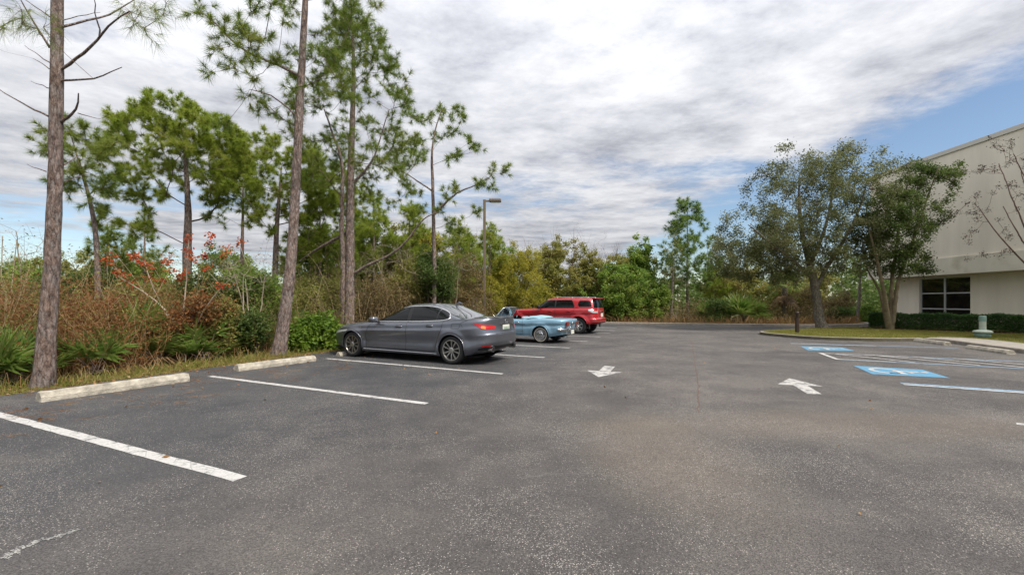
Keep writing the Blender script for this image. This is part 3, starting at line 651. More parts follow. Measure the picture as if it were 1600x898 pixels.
# ------------------------------------------------------------------ vegetation tools
def unit(v): return v / (np.linalg.norm(v, axis=-1, keepdims=True) + 1e-9)
def resample(pts, rad, step=0.3):
    pts = np.asarray(pts, float); seg = np.r_[0, np.cumsum(np.linalg.norm(np.diff(pts, axis=0), axis=1))]
    n = max(6, int(seg[-1] / step)); s = np.linspace(0, seg[-1], n)
    # smooth the path a little
    P = np.c_[[np.interp(s, seg, pts[:, i]) for i in range(3)]].T
    for _ in range(2): P[1:-1] = 0.25 * P[:-2] + 0.5 * P[1:-1] + 0.25 * P[2:]
    return P, np.interp(s, seg, rad)
def grow(trunks, targets, rng, step=0.35, rise=0.7, arch=0.12, wig=0.05, tip=0.006, pw=2.2, rcap=0.6, zmin=0.0):
    """connects every target to the nearest fitting point of the growing skeleton; returns tubes and tip directions"""
    cap_n = 200 + sum(len(t[0]) for t in trunks) + len(targets) * 30
    P = np.zeros((cap_n, 3)); par = np.full(cap_n, -1); own = np.full(cap_n, -1.0); n = 0
    tubes = []
    for ti_, (pts, rad) in enumerate(trunks):
        p, r = resample(pts, rad, 0.3 if ti_ == 0 else 0.16)
        if ti_: p[1:] += np.cumsum(rng.normal(0, 0.014, (len(p) - 1, 3)) * np.minimum(1, r[1:, None] / 0.03), 0) * 0.6 + rng.normal(0, .006, (len(p) - 1, 3))
        tubes.append((p, r, 0))
        for i in range(len(p)):
            P[n] = p[i]; par[n] = n - 1 if i else -1; own[n] = r[i]; n += 1
    nt = n
    targets = np.asarray(targets, float)
    d0 = np.array([np.min(np.linalg.norm(P[:nt] - t, axis=1)) for t in targets])
    tips = []
    for ti in np.argsort(d0):
        t = targets[ti]; Q = P[:n]; d = t - Q
        hz = np.hypot(d[:, 0], d[:, 1]); dist = np.linalg.norm(d, axis=1)
        cost = dist + rise * np.maximum(0, 0.45 * hz - d[:, 2]) + 50.0 * (Q[:, 2] < zmin)
        j = int(np.argmin(cost)); D = dist[j]
        k = max(2, int(D / step)); a = Q[j].copy()
        mid = (a + t) / 2 + rng.normal(0, wig, 3) * D; mid[2] -= arch * hz[j]
        prev = j
        for q in range(1, k + 1):
            s = q / k; p = (1 - s) ** 2 * a + 2 * s * (1 - s) * mid + s * s * t
            if q < k: p = p + rng.normal(0, wig * 0.35, 3) * min(D, 1.0)
            P[n] = p; par[n] = prev; prev = n; n += 1
        tips.append((ti, prev))
    acc = np.zeros(n); ch = [[] for _ in range(n)]
    for i in range(n - 1, -1, -1):
        if acc[i] == 0: acc[i] = tip ** pw
        if par[i] >= 0:
            acc[par[i]] += acc[i]; ch[par[i]].append(i)
    r = acc ** (1 / pw)
    for i in range(nt, n):
        pi = par[i]; lim = (own[pi] if pi < nt else r[pi]) * (rcap if pi < nt else 1.0)
        r[i] = min(r[i], lim)
    main = {}
    for i in range(n):
        c = [q for q in ch[i] if q >= nt]
        if c: main[i] = max(c, key=lambda q: acc[q])
    for i in range(nt, n):
        if par[i] >= nt and main.get(par[i]) == i: continue
        line = [par[i], i]; q = i
        while q in main: q = main[q]; line.append(q)
        pts = P[line]; rr = r[line].copy(); rr[0] = rr[1] if line[0] < nt else min(r[line[0]], rr[1] * 1.15)
        tubes.append((pts, rr, 1))
    tp = np.zeros((len(targets), 3)); td = np.zeros((len(targets), 3))
    for ti, ni in tips: tp[ti] = P[ni]; td[ti] = P[ni] - P[par[ni]]
    return tubes, tp, unit(td)
def tubes_to(mb_trunk, mb_branch, tubes, rng, kt=12, wob=0.04):
    for p, r, lv in tubes:
        if lv == 0: mb_trunk.tube(p, r, kt, wob=wob, rng=rng)
        else: mb_branch.tube(p, r, 6 if r[0] > 0.03 else (4 if r[0] > 0.012 else 3), cap=False)
def sub_targets(tp, td, rng, m, rad, up=0.25, fwd=0.6):
    n = len(tp); base = np.repeat(tp, m, 0); d = np.repeat(td, m, 0)
    v = unit(rng.normal(0, 1, (n * m, 3)) + d * fwd + np.array([0, 0, up])); l = rad * rng.uniform(0.45, 1.0, (n * m, 1))
    return base, base + v * l, v
def stalks_into(mb, base, tipv, bend, r, rng, K=4, k=3, mi=0):
    """many thin curved three-sided stalks at once: base -> base + tipv, bent by bend"""
    base = np.asarray(base, float); N = len(base); t = np.linspace(0, 1, K)
    P = base[:, None] + tipv[:, None] * t[None, :, None] + bend[:, None] * (t * (1 - t))[None, :, None] * 2
    T = unit(np.gradient(P, axis=1)); A = unit(np.cross(T, np.array([0.37, 0.55, 0.2]) + 0 * T)); B = np.cross(T, A)
    rr = (r if np.ndim(r) else np.full(N, r))[:, None] * (1 - 0.65 * t)[None]
    th = np.linspace(0, 2 * np.pi, k, endpoint=False)
    Q = P[:, :, None] + rr[..., None, None] * (np.cos(th)[:, None] * A[:, :, None] + np.sin(th)[:, None] * B[:, :, None])
    i = np.arange(N * K * k).reshape(N, K, k); j = np.roll(i, -1, 2)
    f = np.stack([i[:, :-1], i[:, 1:], j[:, 1:], j[:, :-1]], -1).reshape(-1, 4)
    mb.add(Q.reshape(-1, 3), f, mi); return P
def needles_into(mb, pos, d, rng, n=30, L=0.24, w=0.009, droop=0.15, spread=0.95, mi=0, stem=0.10):
    N = len(pos)
    v = rng.normal(0, 1, (N, n, 3)); v = unit(unit(v) * spread + d[:, None] * 0.75)
    l = L * rng.uniform(0.7, 1.1, (N, n, 1))
    b = pos[:, None] - d[:, None] * stem * rng.uniform(0, 1, (N, n, 1))
    tip = b + v * l; tip[..., 2] -= droop * l[..., 0]
    s = unit(np.cross(v, rng.normal(0, 1, (N, n, 3)))) * w * 0.5
    V = np.stack([b - s, b + s, tip], 2).reshape(-1, 3)
    mb.add(V, np.arange(len(V)).reshape(-1, 3), mi)
def leaves_into(mb, pos, rng, size=0.08, asp=0.5, flat=0.4, mi=0, ori=None, droop=0.0):
    """one folded diamond per position"""
    N = len(pos); d = rng.normal(0, 1, (N, 3)); d[:, 2] *= (1 - flat); d[:, 2] -= droop
    if ori is not None: d = d + ori
    d = unit(d); nrm = rng.normal(0, 1, (N, 3)) * 0.8 + np.array([0, 0, 1.0]); s = unit(np.cross(d, nrm))
    L = size * rng.uniform(0.65, 1.25, (N, 1)); up = np.cross(s, d)
    a = pos; m = pos + d * L * 0.5; t = pos + d * L
    V = np.stack([a, m - s * L * asp * 0.5 + up * L * 0.10, t, m + s * L * asp * 0.5 + up * L * 0.10], 1).reshape(-1, 3)
    mb.add(V, np.arange(len(V)).reshape(-1, 4), mi)
def in_ellipsoid(rng, n, c, r, shell=0.0, zcut=None):
    out = np.zeros((0, 3))
    while len(out) < n:
        v = unit(rng.normal(0, 1, (n * 2, 3))) * (rng.uniform(shell ** 3, 1, (n * 2, 1)) ** (1 / 3))
        p = np.asarray(c) + v * np.asarray(r)
        if zcut is not None: p = p[p[:, 2] > zcut]
        out = np.vstack([out, p])
    return out[:n]

def pine(label, trunk, rad, targets, seed, mat='needles', sub=4, subr=0.38, nn=30, L=0.24, w=0.009, dens=2.3, extra=None, rise=0.6, arch=0.10, zmin=1.0, group=None, cat='pine tree', tip=0.006, droop=0.15, bark='pine_bark', stem=0.14):
    rng = np.random.RandomState(seed); trunk = np.asarray(trunk, float); nn = int(nn * dens); w *= 0.92
    base = trunk[0].copy(); base[2] = 0
    trunks = [(trunk, rad)] + (extra or [])
    tubes, tp, td = grow(trunks, targets, rng, rise=rise, arch=arch, tip=tip, zmin=zmin)
    tm, bm, fm = MB(), MB(), MB()
    tubes_to(tm, bm, tubes, rng)
    b, t, v = sub_targets(tp, td, rng, sub, subr, 0.35)
    stalks_into(bm, b, t - b, rng.normal(0, 0.12, b.shape) * subr, tip * 0.8, rng)
    allp = np.vstack([tp, t]); alld = np.vstack([td, v]); alld = unit(alld + np.array([0, 0, 0.3]))
    needles_into(fm, allp, alld, rng, nn, L, w, droop, stem=stem)
    root = empty('pine_tree', base); tag(root, label, cat, group)
    tm.build('trunk', M[bark], root, smooth=True, loc=base).location = (0, 0, 0)
    bm.build('branches', M['twig_bark'], root, loc=base).location = (0, 0, 0)
    fm.build('crown', M[mat], root, loc=base).location = (0, 0, 0)
    return root
def broadleaf(name, label, cat, trunks, targets, seed, leafmat, n_leaf=60, leaf=0.09, crad=0.38, sub=3, asp=0.5, bark='grey_bark', twig='twig_bark', rise=0.7, arch=0.05, zmin=0.3, group=None, tip=0.006, flat=0.4, droop=0.0, wig=0.05, kt=12, subr=None):
    rng = np.random.RandomState(seed); base = np.asarray(trunks[0][0][0], float).copy()
    tubes, tp, td = grow(trunks, targets, rng, rise=rise, arch=arch, tip=tip, zmin=zmin, wig=wig)
    tm, bm, fm = MB(), MB(), MB()
    tubes_to(tm, bm, tubes, rng, kt)
    b, t, v = sub_targets(tp, td, rng, sub, subr or crad * 1.1, 0.25)
    stalks_into(bm, b, t - b, rng.normal(0, 0.15, b.shape) * crad, tip * 0.7, rng)
    root = empty(name, base); tag(root, label, cat, group)
    tm.build('trunk', M[bark], root, smooth=True, loc=base).location = (0, 0, 0)
    bm.build('branches', M[twig], root, loc=base).location = (0, 0, 0)
    if n_leaf:
        # leaves sit along the twigs
        per = max(1, n_leaf // (sub + 1)); s = rng.uniform(0.15, 1.05, (len(b), per, 1))
        pos = b[:, None] + (t - b)[:, None] * s + rng.normal(0, crad * 0.28, (len(b), per, 3))
        leaves_into(fm, pos.reshape(-1, 3), rng, leaf, asp, flat, droop=droop)
        fm.build('crown', M[leafmat], root, loc=base).location = (0, 0, 0)
    return root
def bush_mesh(seed, leafmat, h=2.5, rx=1.0, n_tar=70, n_leaf=90, leaf=0.09, stems=6, sub=3, crad=0.32, name='shrub', low=0.05, twig='twig_bark', asp=0.5, bare=0, droop=0.0):
    """a shrub at the origin, several stems, foliage to near the ground"""
    rng = np.random.RandomState(seed); n_tar = int(n_tar * 1.45); n_leaf = int(n_leaf * 1.5); leaf *= 1.3
    tr = []
    for i in range(stems):
        a = rng.uniform(0, 2 * np.pi); q = rng.uniform(0.25, 0.75) * rx; hh = h * rng.uniform(0.45, 0.8)
        b = np.array([0.12 * rx * math.cos(a), 0.12 * rx * math.sin(a), -0.02])
        e = np.array([q * math.cos(a), q * math.sin(a), hh]); m = (b + e) / 2 + rng.normal(0, 0.08, 3) * rx
        tr.append(([b, m, e], [0.028 * h / 2.5, 0.02 * h / 2.5, 0.01]))
    # lumpy outline: several overlapping lobes
    T = []
    for i in range(max(4, n_tar // 11)):
        a = rng.uniform(0, 2 * np.pi); q = rx * 0.62 * math.sqrt(rng.uniform(0, 1)); zc = h * rng.uniform(low + 0.15, 0.86) * (1 - 0.25 * q / rx)
        T.append(in_ellipsoid(rng, 11, (q * math.cos(a), q * math.sin(a), zc), (rx * 0.42, rx * 0.42, h * 0.16)))
    T = np.vstack(T)[:n_tar]; T[:, 2] = np.clip(T[:, 2], 0.1, h)
    tubes, tp, td = grow(tr, T, rng, rise=0.5, arch=0.0, tip=0.005, zmin=0.05)
    bm, fm = MB(), MB()
    for p, r, lv in tubes: bm.tube(p, r, 5 if lv == 0 else 3, cap=False)
    b, t, v = sub_targets(tp, td, rng, sub, crad * 1.15, 0.3)
    stalks_into(bm, b, t - b, rng.normal(0, 0.15, b.shape) * crad, 0.004, rng)
    if bare:
        top = tp[tp[:, 2] > h * 0.6]; top = top[rng.randint(0, len(top), bare)]
        tv = unit(rng.normal(0, 0.35, (bare, 3)) + np.array([0, 0, 1.0])) * rng.uniform(0.5, 1.3, (bare, 1)) * h * 0.18
        stalks_into(bm, top, tv, rng.normal(0, 0.12, tv.shape), 0.009, rng)
    per = max(1, n_leaf // (sub + 1)); s = rng.uniform(0.1, 1.05, (len(b), per, 1))
    pos = (b[:, None] + (t - b)[:, None] * s + rng.normal(0, crad * 0.33, (len(b), per, 3))).reshape(-1, 3); pos[:, 2] = np.maximum(pos[:, 2], 0.03)
    leaves_into(fm, pos, rng, leaf, asp, 0.35, droop=droop)
    root = bm.build(name, M[twig]); ch = fm.build('foliage', M[leafmat], root)
    return root
_bush = {}
def shrub(kind, label, x, y0, Y, hw, seed=0, cat='shrub', group=None, name='shrub', **kw):
    """shrub whose top is at photo row y0, centre at column x, half width hw pixels, at depth Y"""
    top = at(x, y0, Y); h = top[2]; rx = hw * Y / FPX
    o = bush_mesh(seed, kind, h, rx, name=name, **kw)
    o.location = (top[0], top[1], 0); tag(o, label, cat, group); return o
def fan_frond(mb_s, mb_f, base, az, el, Lp, Lb, rng, nb=18, mi=0, droop=0.35, wid=0.05, spread=R(105)):
    """petiole and a fan of stiff blades"""
    d = np.array([math.cos(az) * math.cos(el), math.sin(az) * math.cos(el), math.sin(el)]); side = np.array([-math.sin(az), math.cos(az), 0.0])
    t = np.linspace(0, 1, 5)[:, None]; sag = np.array([0, 0, -0.18 * Lp])
    pts = base + d * Lp * t + sag * t * t
    mb_s.tube(pts, np.linspace(0.012, 0.007, 5), 4, cap=False)
    hub = pts[-1]; d2 = unit(d + np.array([0, 0, -0.25])); up = np.cross(d2, side); up = up if up[2] > 0 else -up
    ang = np.linspace(-spread, spread, nb) + rng.normal(0, 0.04, nb)
    L = Lb * (0.72 + 0.28 * np.cos(ang * 0.8)) * rng.uniform(0.85, 1.08, nb)
    bd = np.cos(ang)[:, None] * d2 + np.sin(ang)[:, None] * side + 0.22 * up * np.cos(ang)[:, None] ** 2 + rng.normal(0, 0.05, (nb, 3)); bd = unit(bd)
    w = unit(np.cross(bd, up)) * wid * 0.5
    m1 = hub + bd * (L * 0.4)[:, None]; tip = hub + bd * L[:, None]; tip[:, 2] -= droop * L * rng.uniform(0.3, 1.0, nb)
    m1[:, 2] += 0.02
    V = np.stack([hub + w * 0.15, m1 + w, tip, m1 - w, hub - w * 0.15], 1)
    mb_f.add(V.reshape(-1, 3), np.arange(nb * 5).reshape(-1, 5), mi)
def palmetto_proto(seed, n=12, size=1.0, mats=('palmetto',)):
    rng = np.random.RandomState(seed); s, f = MB(), MB()
    for i in range(n):
        az = rng.uniform(0, 2 * np.pi); el = R(rng.uniform(34, 86)); Lp = size * rng.uniform(0.35, 0.75); Lb = size * rng.uniform(0.48, 0.66)
        fan_frond(s, f, np.array([rng.normal(0, 0.06), rng.normal(0, 0.06), 0.02]), az, el, Lp, Lb, rng, 20, 0, 0.14, 0.052 * size)
    for i in range(n // 4):
        az = rng.uniform(0, 2 * np.pi)
        fan_frond(s, f, np.array([0, 0, 0.05]), az, R(rng.uniform(-2, 14)), size * 0.5, size * 0.42, rng, 14, 1, 0.5, 0.034 * size)
    o = s.build('palmetto', M['twig_bark']); f.build('fronds', [M['palmetto'], M['dead_fronds']], o); return o
def blades_into(mb, base, rng, h=0.08, w=0.008, lean=0.5, mi=0):
    N = len(base); hh = h * rng.uniform(0.5, 1.3, (N, 1)); a = rng.uniform(0, 2 * np.pi, N)
    s = np.c_[np.cos(a), np.sin(a), 0 * a] * w / 2; l = np.c_[rng.normal(0, lean, (N, 2)), 0 * a] * hh
    m = base + np.c_[0 * a, 0 * a, hh[:, 0] * 0.6] + l * 0.35; t = base + np.c_[0 * a, 0 * a, hh[:, 0]] + l
    V = np.stack([base - s, base + s, m + s * 0.6, t, m - s * 0.6], 1); mb.add(V.reshape(-1, 3), np.arange(N * 5).reshape(-1, 5), mi)
# ------------------------------------------------------------------ cars
# local axes: x from nose (0) to tail, y<0 is the driver's side (towards the camera), z up
def car_paint(name, col, metal=0.55, rough=0.32, flake=0.06):
    m, nt, b, N, L = new_mat(name)
    tc = N('ShaderNodeTexCoord'); n = N('ShaderNodeTexNoise'); n.inputs['Scale'].default_value = 420; L(tc.outputs['Object'], n.inputs['Vector'])
    mr = N('ShaderNodeMapRange'); L(n.outputs['Fac'], mr.inputs[0]); mr.inputs[3].default_value = 1 - flake * 3; mr.inputs[4].default_value = 1 + flake * 3
    hs = N('ShaderNodeHueSaturation'); hs.inputs['Color'].default_value = (*col, 1); L(mr.outputs[0], hs.inputs['Value'])
    d = N('ShaderNodeTexNoise'); d.inputs['Scale'].default_value = 3; d.inputs['Detail'].default_value = 6; L(tc.outputs['Object'], d.inputs['Vector'])
    L(hs.outputs[0], b.inputs['Base Color'])
    dr = N('ShaderNodeMapRange'); L(d.outputs['Fac'], dr.inputs[0]); dr.inputs[1].default_value = 0.3; dr.inputs[2].default_value = 0.7; dr.inputs[3].default_value = rough - 0.05; dr.inputs[4].default_value = rough + 0.08
    L(dr.outputs[0], b.inputs['Roughness'])
    b.inputs['Metallic'].default_value = metal; b.inputs['Coat Weight'].default_value = 1.0; b.inputs['Coat Roughness'].default_value = 0.03
    return m
M['grey_paint'] = car_paint('grey_paint', (0.145, 0.155, 0.182), 0.75, 0.34)
M['red_paint'] = car_paint('red_paint', (0.42, 0.010, 0.018), 0.25, 0.35, 0.02)
M['blue_car_paint'] = car_paint('blue_car_paint', (0.19, 0.345, 0.455), 0.15, 0.35, 0.02)
M['car_glass'] = plain('car_glass', (0.004, 0.005, 0.0055), 0.02, spec=0.32)
M['bright_trim'] = plain('bright_trim', (0.75, 0.76, 0.78), 0.38, 0.75)
M['rear_glass'] = plain('rear_glass', (0.05, 0.055, 0.06), 0.03, spec=1.0, coat=1.0)
M['rubber'] = plain('rubber', (0.022, 0.022, 0.023), 0.75, spec=0.3, var=0.2, vscale=8)
M['black_trim'] = plain('black_trim', (0.013, 0.013, 0.014), 0.5)
M['chrome'] = plain('chrome', (0.62, 0.63, 0.64), 0.10, 1.0)
M['gunmetal'] = plain('gunmetal', (0.42, 0.41, 0.39), 0.30, 0.9)
M['alloy'] = plain('alloy', (0.50, 0.50, 0.50), 0.28, 0.9)
M['red_lamp'] = plain('red_lamp', (0.42, 0.010, 0.012), 0.12, coat=0.8)
M['amber_lamp'] = plain('amber_lamp', (0.72, 0.20, 0.03), 0.12, coat=0.8)
M['clear_lamp'] = plain('clear_lamp', (0.55, 0.57, 0.58), 0.10, 0.4, coat=0.8)
M['plate_white'] = plain('plate_white', (0.62, 0.62, 0.56), 0.45)
M['plate_ink'] = plain('plate_ink', (0.10, 0.22, 0.12), 0.5)
M['whitewall'] = plain('whitewall', (0.55, 0.50, 0.42), 0.7)
M['vinyl'] = plain('vinyl', (0.22, 0.38, 0.45), 0.5, var=0.15)
M['vinyl_dark'] = plain('vinyl_dark', (0.035, 0.055, 0.065), 0.6)
def glass_clear():
    m, nt, b, N, L = new_mat('clear_glass')
    g = N('ShaderNodeBsdfGlossy'); g.inputs['Roughness'].default_value = 0.02
    t = N('ShaderNodeBsdfTransparent'); t.inputs[0].default_value = (0.75, 0.80, 0.78, 1)
    fr = N('ShaderNodeFresnel'); fr.inputs[0].default_value = 1.5
    mx = N('ShaderNodeMixShader'); L(fr.outputs[0], mx.inputs[0]); L(t.outputs[0], mx.inputs[1]); L(g.outputs[0], mx.inputs[2])
    L(mx.outputs[0], nt.nodes['Material Output'].inputs[0]); return m
M['clear_glass'] = glass_clear()

def mono(keys):
    """smooth shape-preserving interpolation through (x, value) keys"""
    x = np.array([k[0] for k in keys], float); y = np.array([k[1] for k in keys], float)
    d = np.diff(y) / np.diff(x); m = np.zeros(len(x)); m[0], m[-1] = d[0], d[-1]
    for i in range(1, len(x) - 1):
        m[i] = 0 if d[i - 1] * d[i] <= 0 else 2 * d[i - 1] * d[i] / (d[i - 1] + d[i])
    def f(q):
        q = np.clip(np.asarray(q, float), x[0], x[-1]); i = np.clip(np.searchsorted(x, q) - 1, 0, len(x) - 2)
        h = x[i + 1] - x[i]; t = (q - x[i]) / h
        return (2 * t ** 3 - 3 * t ** 2 + 1) * y[i] + (t ** 3 - 2 * t ** 2 + t) * h * m[i] + (-2 * t ** 3 + 3 * t ** 2) * y[i + 1] + (t ** 3 - t ** 2) * h * m[i + 1]
    return f
class Slices:
    """a car shell as a stack of rounded plan outlines"""
    def __init__(s, zb, zt, xf, xr, W, Rf, nf, Rr, nr, bumps=()):
        s.zb, s.zt, s.xf, s.xr, s.W = (mono(k) for k in (zb, zt, xf, xr, W)); s.Rf, s.nf, s.Rr, s.nr, s.bumps = Rf, nf, Rr, nr, bumps
    def flare(s, x, z):
        f = 0 * x
        for cx, cz, rr, amp in s.bumps:
            r = np.hypot(x - cx, z - cz); f = f + amp * np.exp(-((r - rr) / 0.075) ** 2) * (z > 0.05)
        return f
    def ysurf(s, x, v):
        x, v = np.broadcast_arrays(np.asarray(x, float), np.asarray(v, float))
        a = s.xf(v) + s.Rf; b = s.xr(v) - s.Rr
        tf = np.clip((a - x) / s.Rf, 0, 1); tr = np.clip((x - b) / s.Rr, 0, 1)
        y = s.W(v) * np.where(x < a, (1 - tf ** s.nf) ** (1 / s.nf), np.where(x > b, (1 - tr ** s.nr) ** (1 / s.nr), 1.0))
        return y
    def z(s, x, v): return s.zb(x) + (s.zt(x) - s.zb(x)) * v
    def v(s, x, z): return np.clip((z - s.zb(x)) / (s.zt(x) - s.zb(x)), 0, 1)
    def outline(s, u, v):
        """u in [-1,0] nose cap, [0,1] side, [1,2] tail cap -> x, |y|"""
        u, v = np.broadcast_arrays(np.asarray(u, float), np.asarray(v, float))
        W = s.W(v); a = s.xf(v) + s.Rf; b = s.xr(v) - s.Rr
        af = np.clip(-u, 0, 1) * np.pi / 2; ar = np.clip(u - 1, 0, 1) * np.pi / 2
        x = np.where(u < 0, a - s.Rf * np.sin(af) ** (2 / s.nf), np.where(u > 1, b + s.Rr * np.sin(ar) ** (2 / s.nr), a + (b - a) * np.clip(u, 0, 1)))
        y = W * np.where(u < 0, np.maximum(np.cos(af), 0) ** (2 / s.nf), np.where(u > 1, np.maximum(np.cos(ar), 0) ** (2 / s.nr), 1.0))
        return x, y
    def side(s, x, z, off=0.0):
        x = np.asarray(x, float); z = np.asarray(z, float)
        return s.ysurf(x, s.v(x, z)) + s.flare(x, z) + off
    def shell(s, mb, nu=150, nv=34, mi=0, cut=(), yin=0.5):
        us = np.r_[np.linspace(-1, 0, 40), np.linspace(0, 1, nu)[1:-1], np.linspace(1, 2, 36)]
        vv = np.linspace(0, 1, nv)
        U, V = np.meshgrid(us, vv, indexing='ij'); x, y = s.outline(U, V); z = s.z(x, V)
        y = y + s.flare(x, z) * np.clip(y / 0.4, 0, 1)
        full = np.concatenate([np.stack([x, -y, z], -1), np.stack([x, y, z], -1)[-2:0:-1]], 0)
        a, b = full.shape[:2]; full = np.concatenate([full, full[:1]], 0)
        c = 0.25 * (full[:-1, :-1] + full[1:, :-1] + full[1:, 1:] + full[:-1, 1:])
        mask = np.ones(c.shape[:2], bool)
        for cx, cz, rr in cut: mask &= ~((np.hypot(c[..., 0] - cx, c[..., 2] - cz) < rr) & (abs(c[..., 1]) > yin))
        mb.grid(full, mi, mask)
    def top(s, mb, crown, nx=110, ny=24, mi=0, hole=None):
        x0, x1 = float(s.xf(1.0)), float(s.xr(1.0))
        t = np.linspace(0, 1, nx); xs = x0 + (x1 - x0) * (0.5 - 0.5 * np.cos(np.pi * t)); w = np.linspace(-1, 1, ny)
        X, Wd = np.meshgrid(xs, w, indexing='ij'); ys = s.ysurf(X, np.ones_like(X))
        Z = s.zt(X) + crown(X) * (1 - abs(Wd) ** 2.4)
        P = np.stack([X, Wd * ys, Z], -1); mask = None
        if hole is not None:
            c = 0.25 * (P[:-1, :-1] + P[1:, :-1] + P[1:, 1:] + P[:-1, 1:]); mask = ~hole(c[..., 0], c[..., 1])
        mb.grid(P, mi, mask)
    def patch_side(s, mb, x0, x1, bot, top, sign=-1, off=0.004, nx=24, nz=8, mi=0):
        xs = np.linspace(x0, x1, nx); t = np.linspace(0, 1, nz)
        X = np.repeat(xs[:, None], nz, 1); Z = bot(xs)[:, None] * (1 - t) + top(xs)[:, None] * t
        Y = s.side(X, Z, off); mb.grid(np.stack([X, sign * Y, Z], -1), mi)
    def patch_wrap(s, mb, u0, u1, bot, top, sign=-1, off=0.006, nu=24, nz=8, mi=0):
        """patch along the outline; bot and top give z over u"""
        us = np.linspace(u0, u1, nu); t = np.linspace(0, 1, nz)
        U = np.repeat(us[:, None], nz, 1); Z = bot(us)[:, None] * (1 - t) + top(us)[:, None] * t
        V = 0.5 + 0 * U
        for _ in range(6):
            x, y = s.outline(U, V); V = s.v(x, Z)
        x, y = s.outline(U, V)
        e = 1e-3; x2, y2 = s.outline(np.clip(U + e, -1, 2), V); x1, y1 = s.outline(np.clip(U - e, -1, 2), V)
        tx, ty = x2 - x1, y2 - y1; l = np.hypot(tx, ty) + 1e-9; nx_, ny_ = -ty / l, tx / l
        mb.grid(np.stack([x + nx_ * off, sign * (y + s.flare(x, Z) + ny_ * off), Z], -1), mi)
    def patch_end(s, mb, f0, f1, v0, v1, front=True, off=0.005, ny=22, nz=10, mi=0):
        """windscreen or rear window: fractions of the half width, slice levels v0..v1"""
        f = np.linspace(f0, f1, ny); vv = np.linspace(v0, v1, nz); F, V = np.meshgrid(f, vv, indexing='ij')
        n, Rr = (s.nf, s.Rf) if front else (s.nr, s.Rr)
        dx = Rr * (1 - abs(F) ** n) ** (1 / n)
        x = s.xf(V) + Rr - dx if front else s.xr(V) - Rr + dx
        z = s.z(x, V); mb.grid(np.stack([x + (-off if front else off), F * s.W(V), z + off], -1), mi)
C = lambda v: (lambda x: np.full(np.shape(x), float(v)))
I = lambda *k: (lambda x: np.interp(x, [q[0] for q in k], [q[1] for q in k]))

def make_wheel(root, x, y, r, wid, rim_r, style, mats, sign):
    w = empty('wheel', (x, y, r)); w.parent = root
    t = MB(); h = wid / 2
    t.lathe([(rim_r, -h * 0.9), (rim_r + 0.02, -h), (r - 0.035, -h), (r - 0.008, -h * 0.82), (r, -h * 0.5), (r, h * 0.5), (r - 0.008, h * 0.82), (r - 0.035, h), (rim_r + 0.02, h), (rim_r, h * 0.9)], axis='y', k=44)
    t.build('tyre', M['rubber'], w, smooth=True)
    m = MB(); o = sign * h
    if style == 'whitewall':
        ww = MB(); ww.lathe([(rim_r + 0.022, o * 1.015), (rim_r + 0.046, o * 1.015)], axis='y', k=40); ww.build('whitewall', M['whitewall'], w)
        m.lathe([(rim_r + 0.012, o * 0.92), (rim_r + 0.008, o * 1.02), (rim_r - 0.03, o * 1.0), (rim_r - 0.04, o * 0.86), (0.10, o * 0.98), (0.085, o * 1.14), (0.04, o * 1.22), (0.0, o * 1.24)], axis='y', k=40)
        for k in range(30):
            a = 2 * np.pi * k / 30
            m.box((0.15 * math.cos(a), o * 0.96, 0.15 * math.sin(a)), (0.11, 0.012, 0.008), M=Matrix.Rotation(-a, 3, 'Y'))
        m.build('hubcap', M['chrome'], w, smooth=False)
        return w
    m.lathe([(rim_r + 0.008, o * 0.86), (rim_r + 0.006, o * 0.97), (rim_r - 0.014, o * 0.97), (rim_r - 0.022, o * 0.80), (rim_r - 0.03, -o * 0.7)], axis='y', k=44)
    ns = 10 if style == 'ten' else 6
    for k in range(ns):
        a = 2 * np.pi * (k + 0.5) / ns
        if style == 'ten': a += (0.05 if k % 2 else -0.05)
        ca, sa = math.cos(a), math.sin(a)
        wi, wo = (0.011, 0.017) if style == 'ten' else (0.034, 0.052)
        rows = []
        for rr, ww, yo in ((0.045, wi, o * 0.80), (rim_r * 0.55, (wi + wo) / 2 * 0.95, o * 0.90), (rim_r - 0.012, wo, o * 0.93)):
            for sgn in (-1, 1):
                rows.append([ca * rr - sa * sgn * ww, yo, sa * rr + ca * sgn * ww])
            for sgn in (1, -1):
                rows.append([ca * rr - sa * sgn * ww, yo - o * 0.30, sa * rr + ca * sgn * ww])
        m.grid(np.array(rows).reshape(3, 4, 3), wrap=True)
    m.lathe([(0.072, o * 0.5), (0.070, o * 0.88), (0.045, o * 0.95), (0.0, o * 0.96)], axis='y', k=24)
    m.build('rim', M[mats], w)
    d = MB(); d.lathe([(rim_r * 0.72, -o * 0.02), (rim_r * 0.72, o * 0.1), (0.0, o * 0.1)], axis='y', k=28)
    d.lathe([(rim_r - 0.03, -o * 0.05), (0.0, -o * 0.05)], axis='y', k=28); d.build('brake_disc', M['black_trim'] if style == 'ten' else M['bronze_dark'], w, smooth=True)
    return w
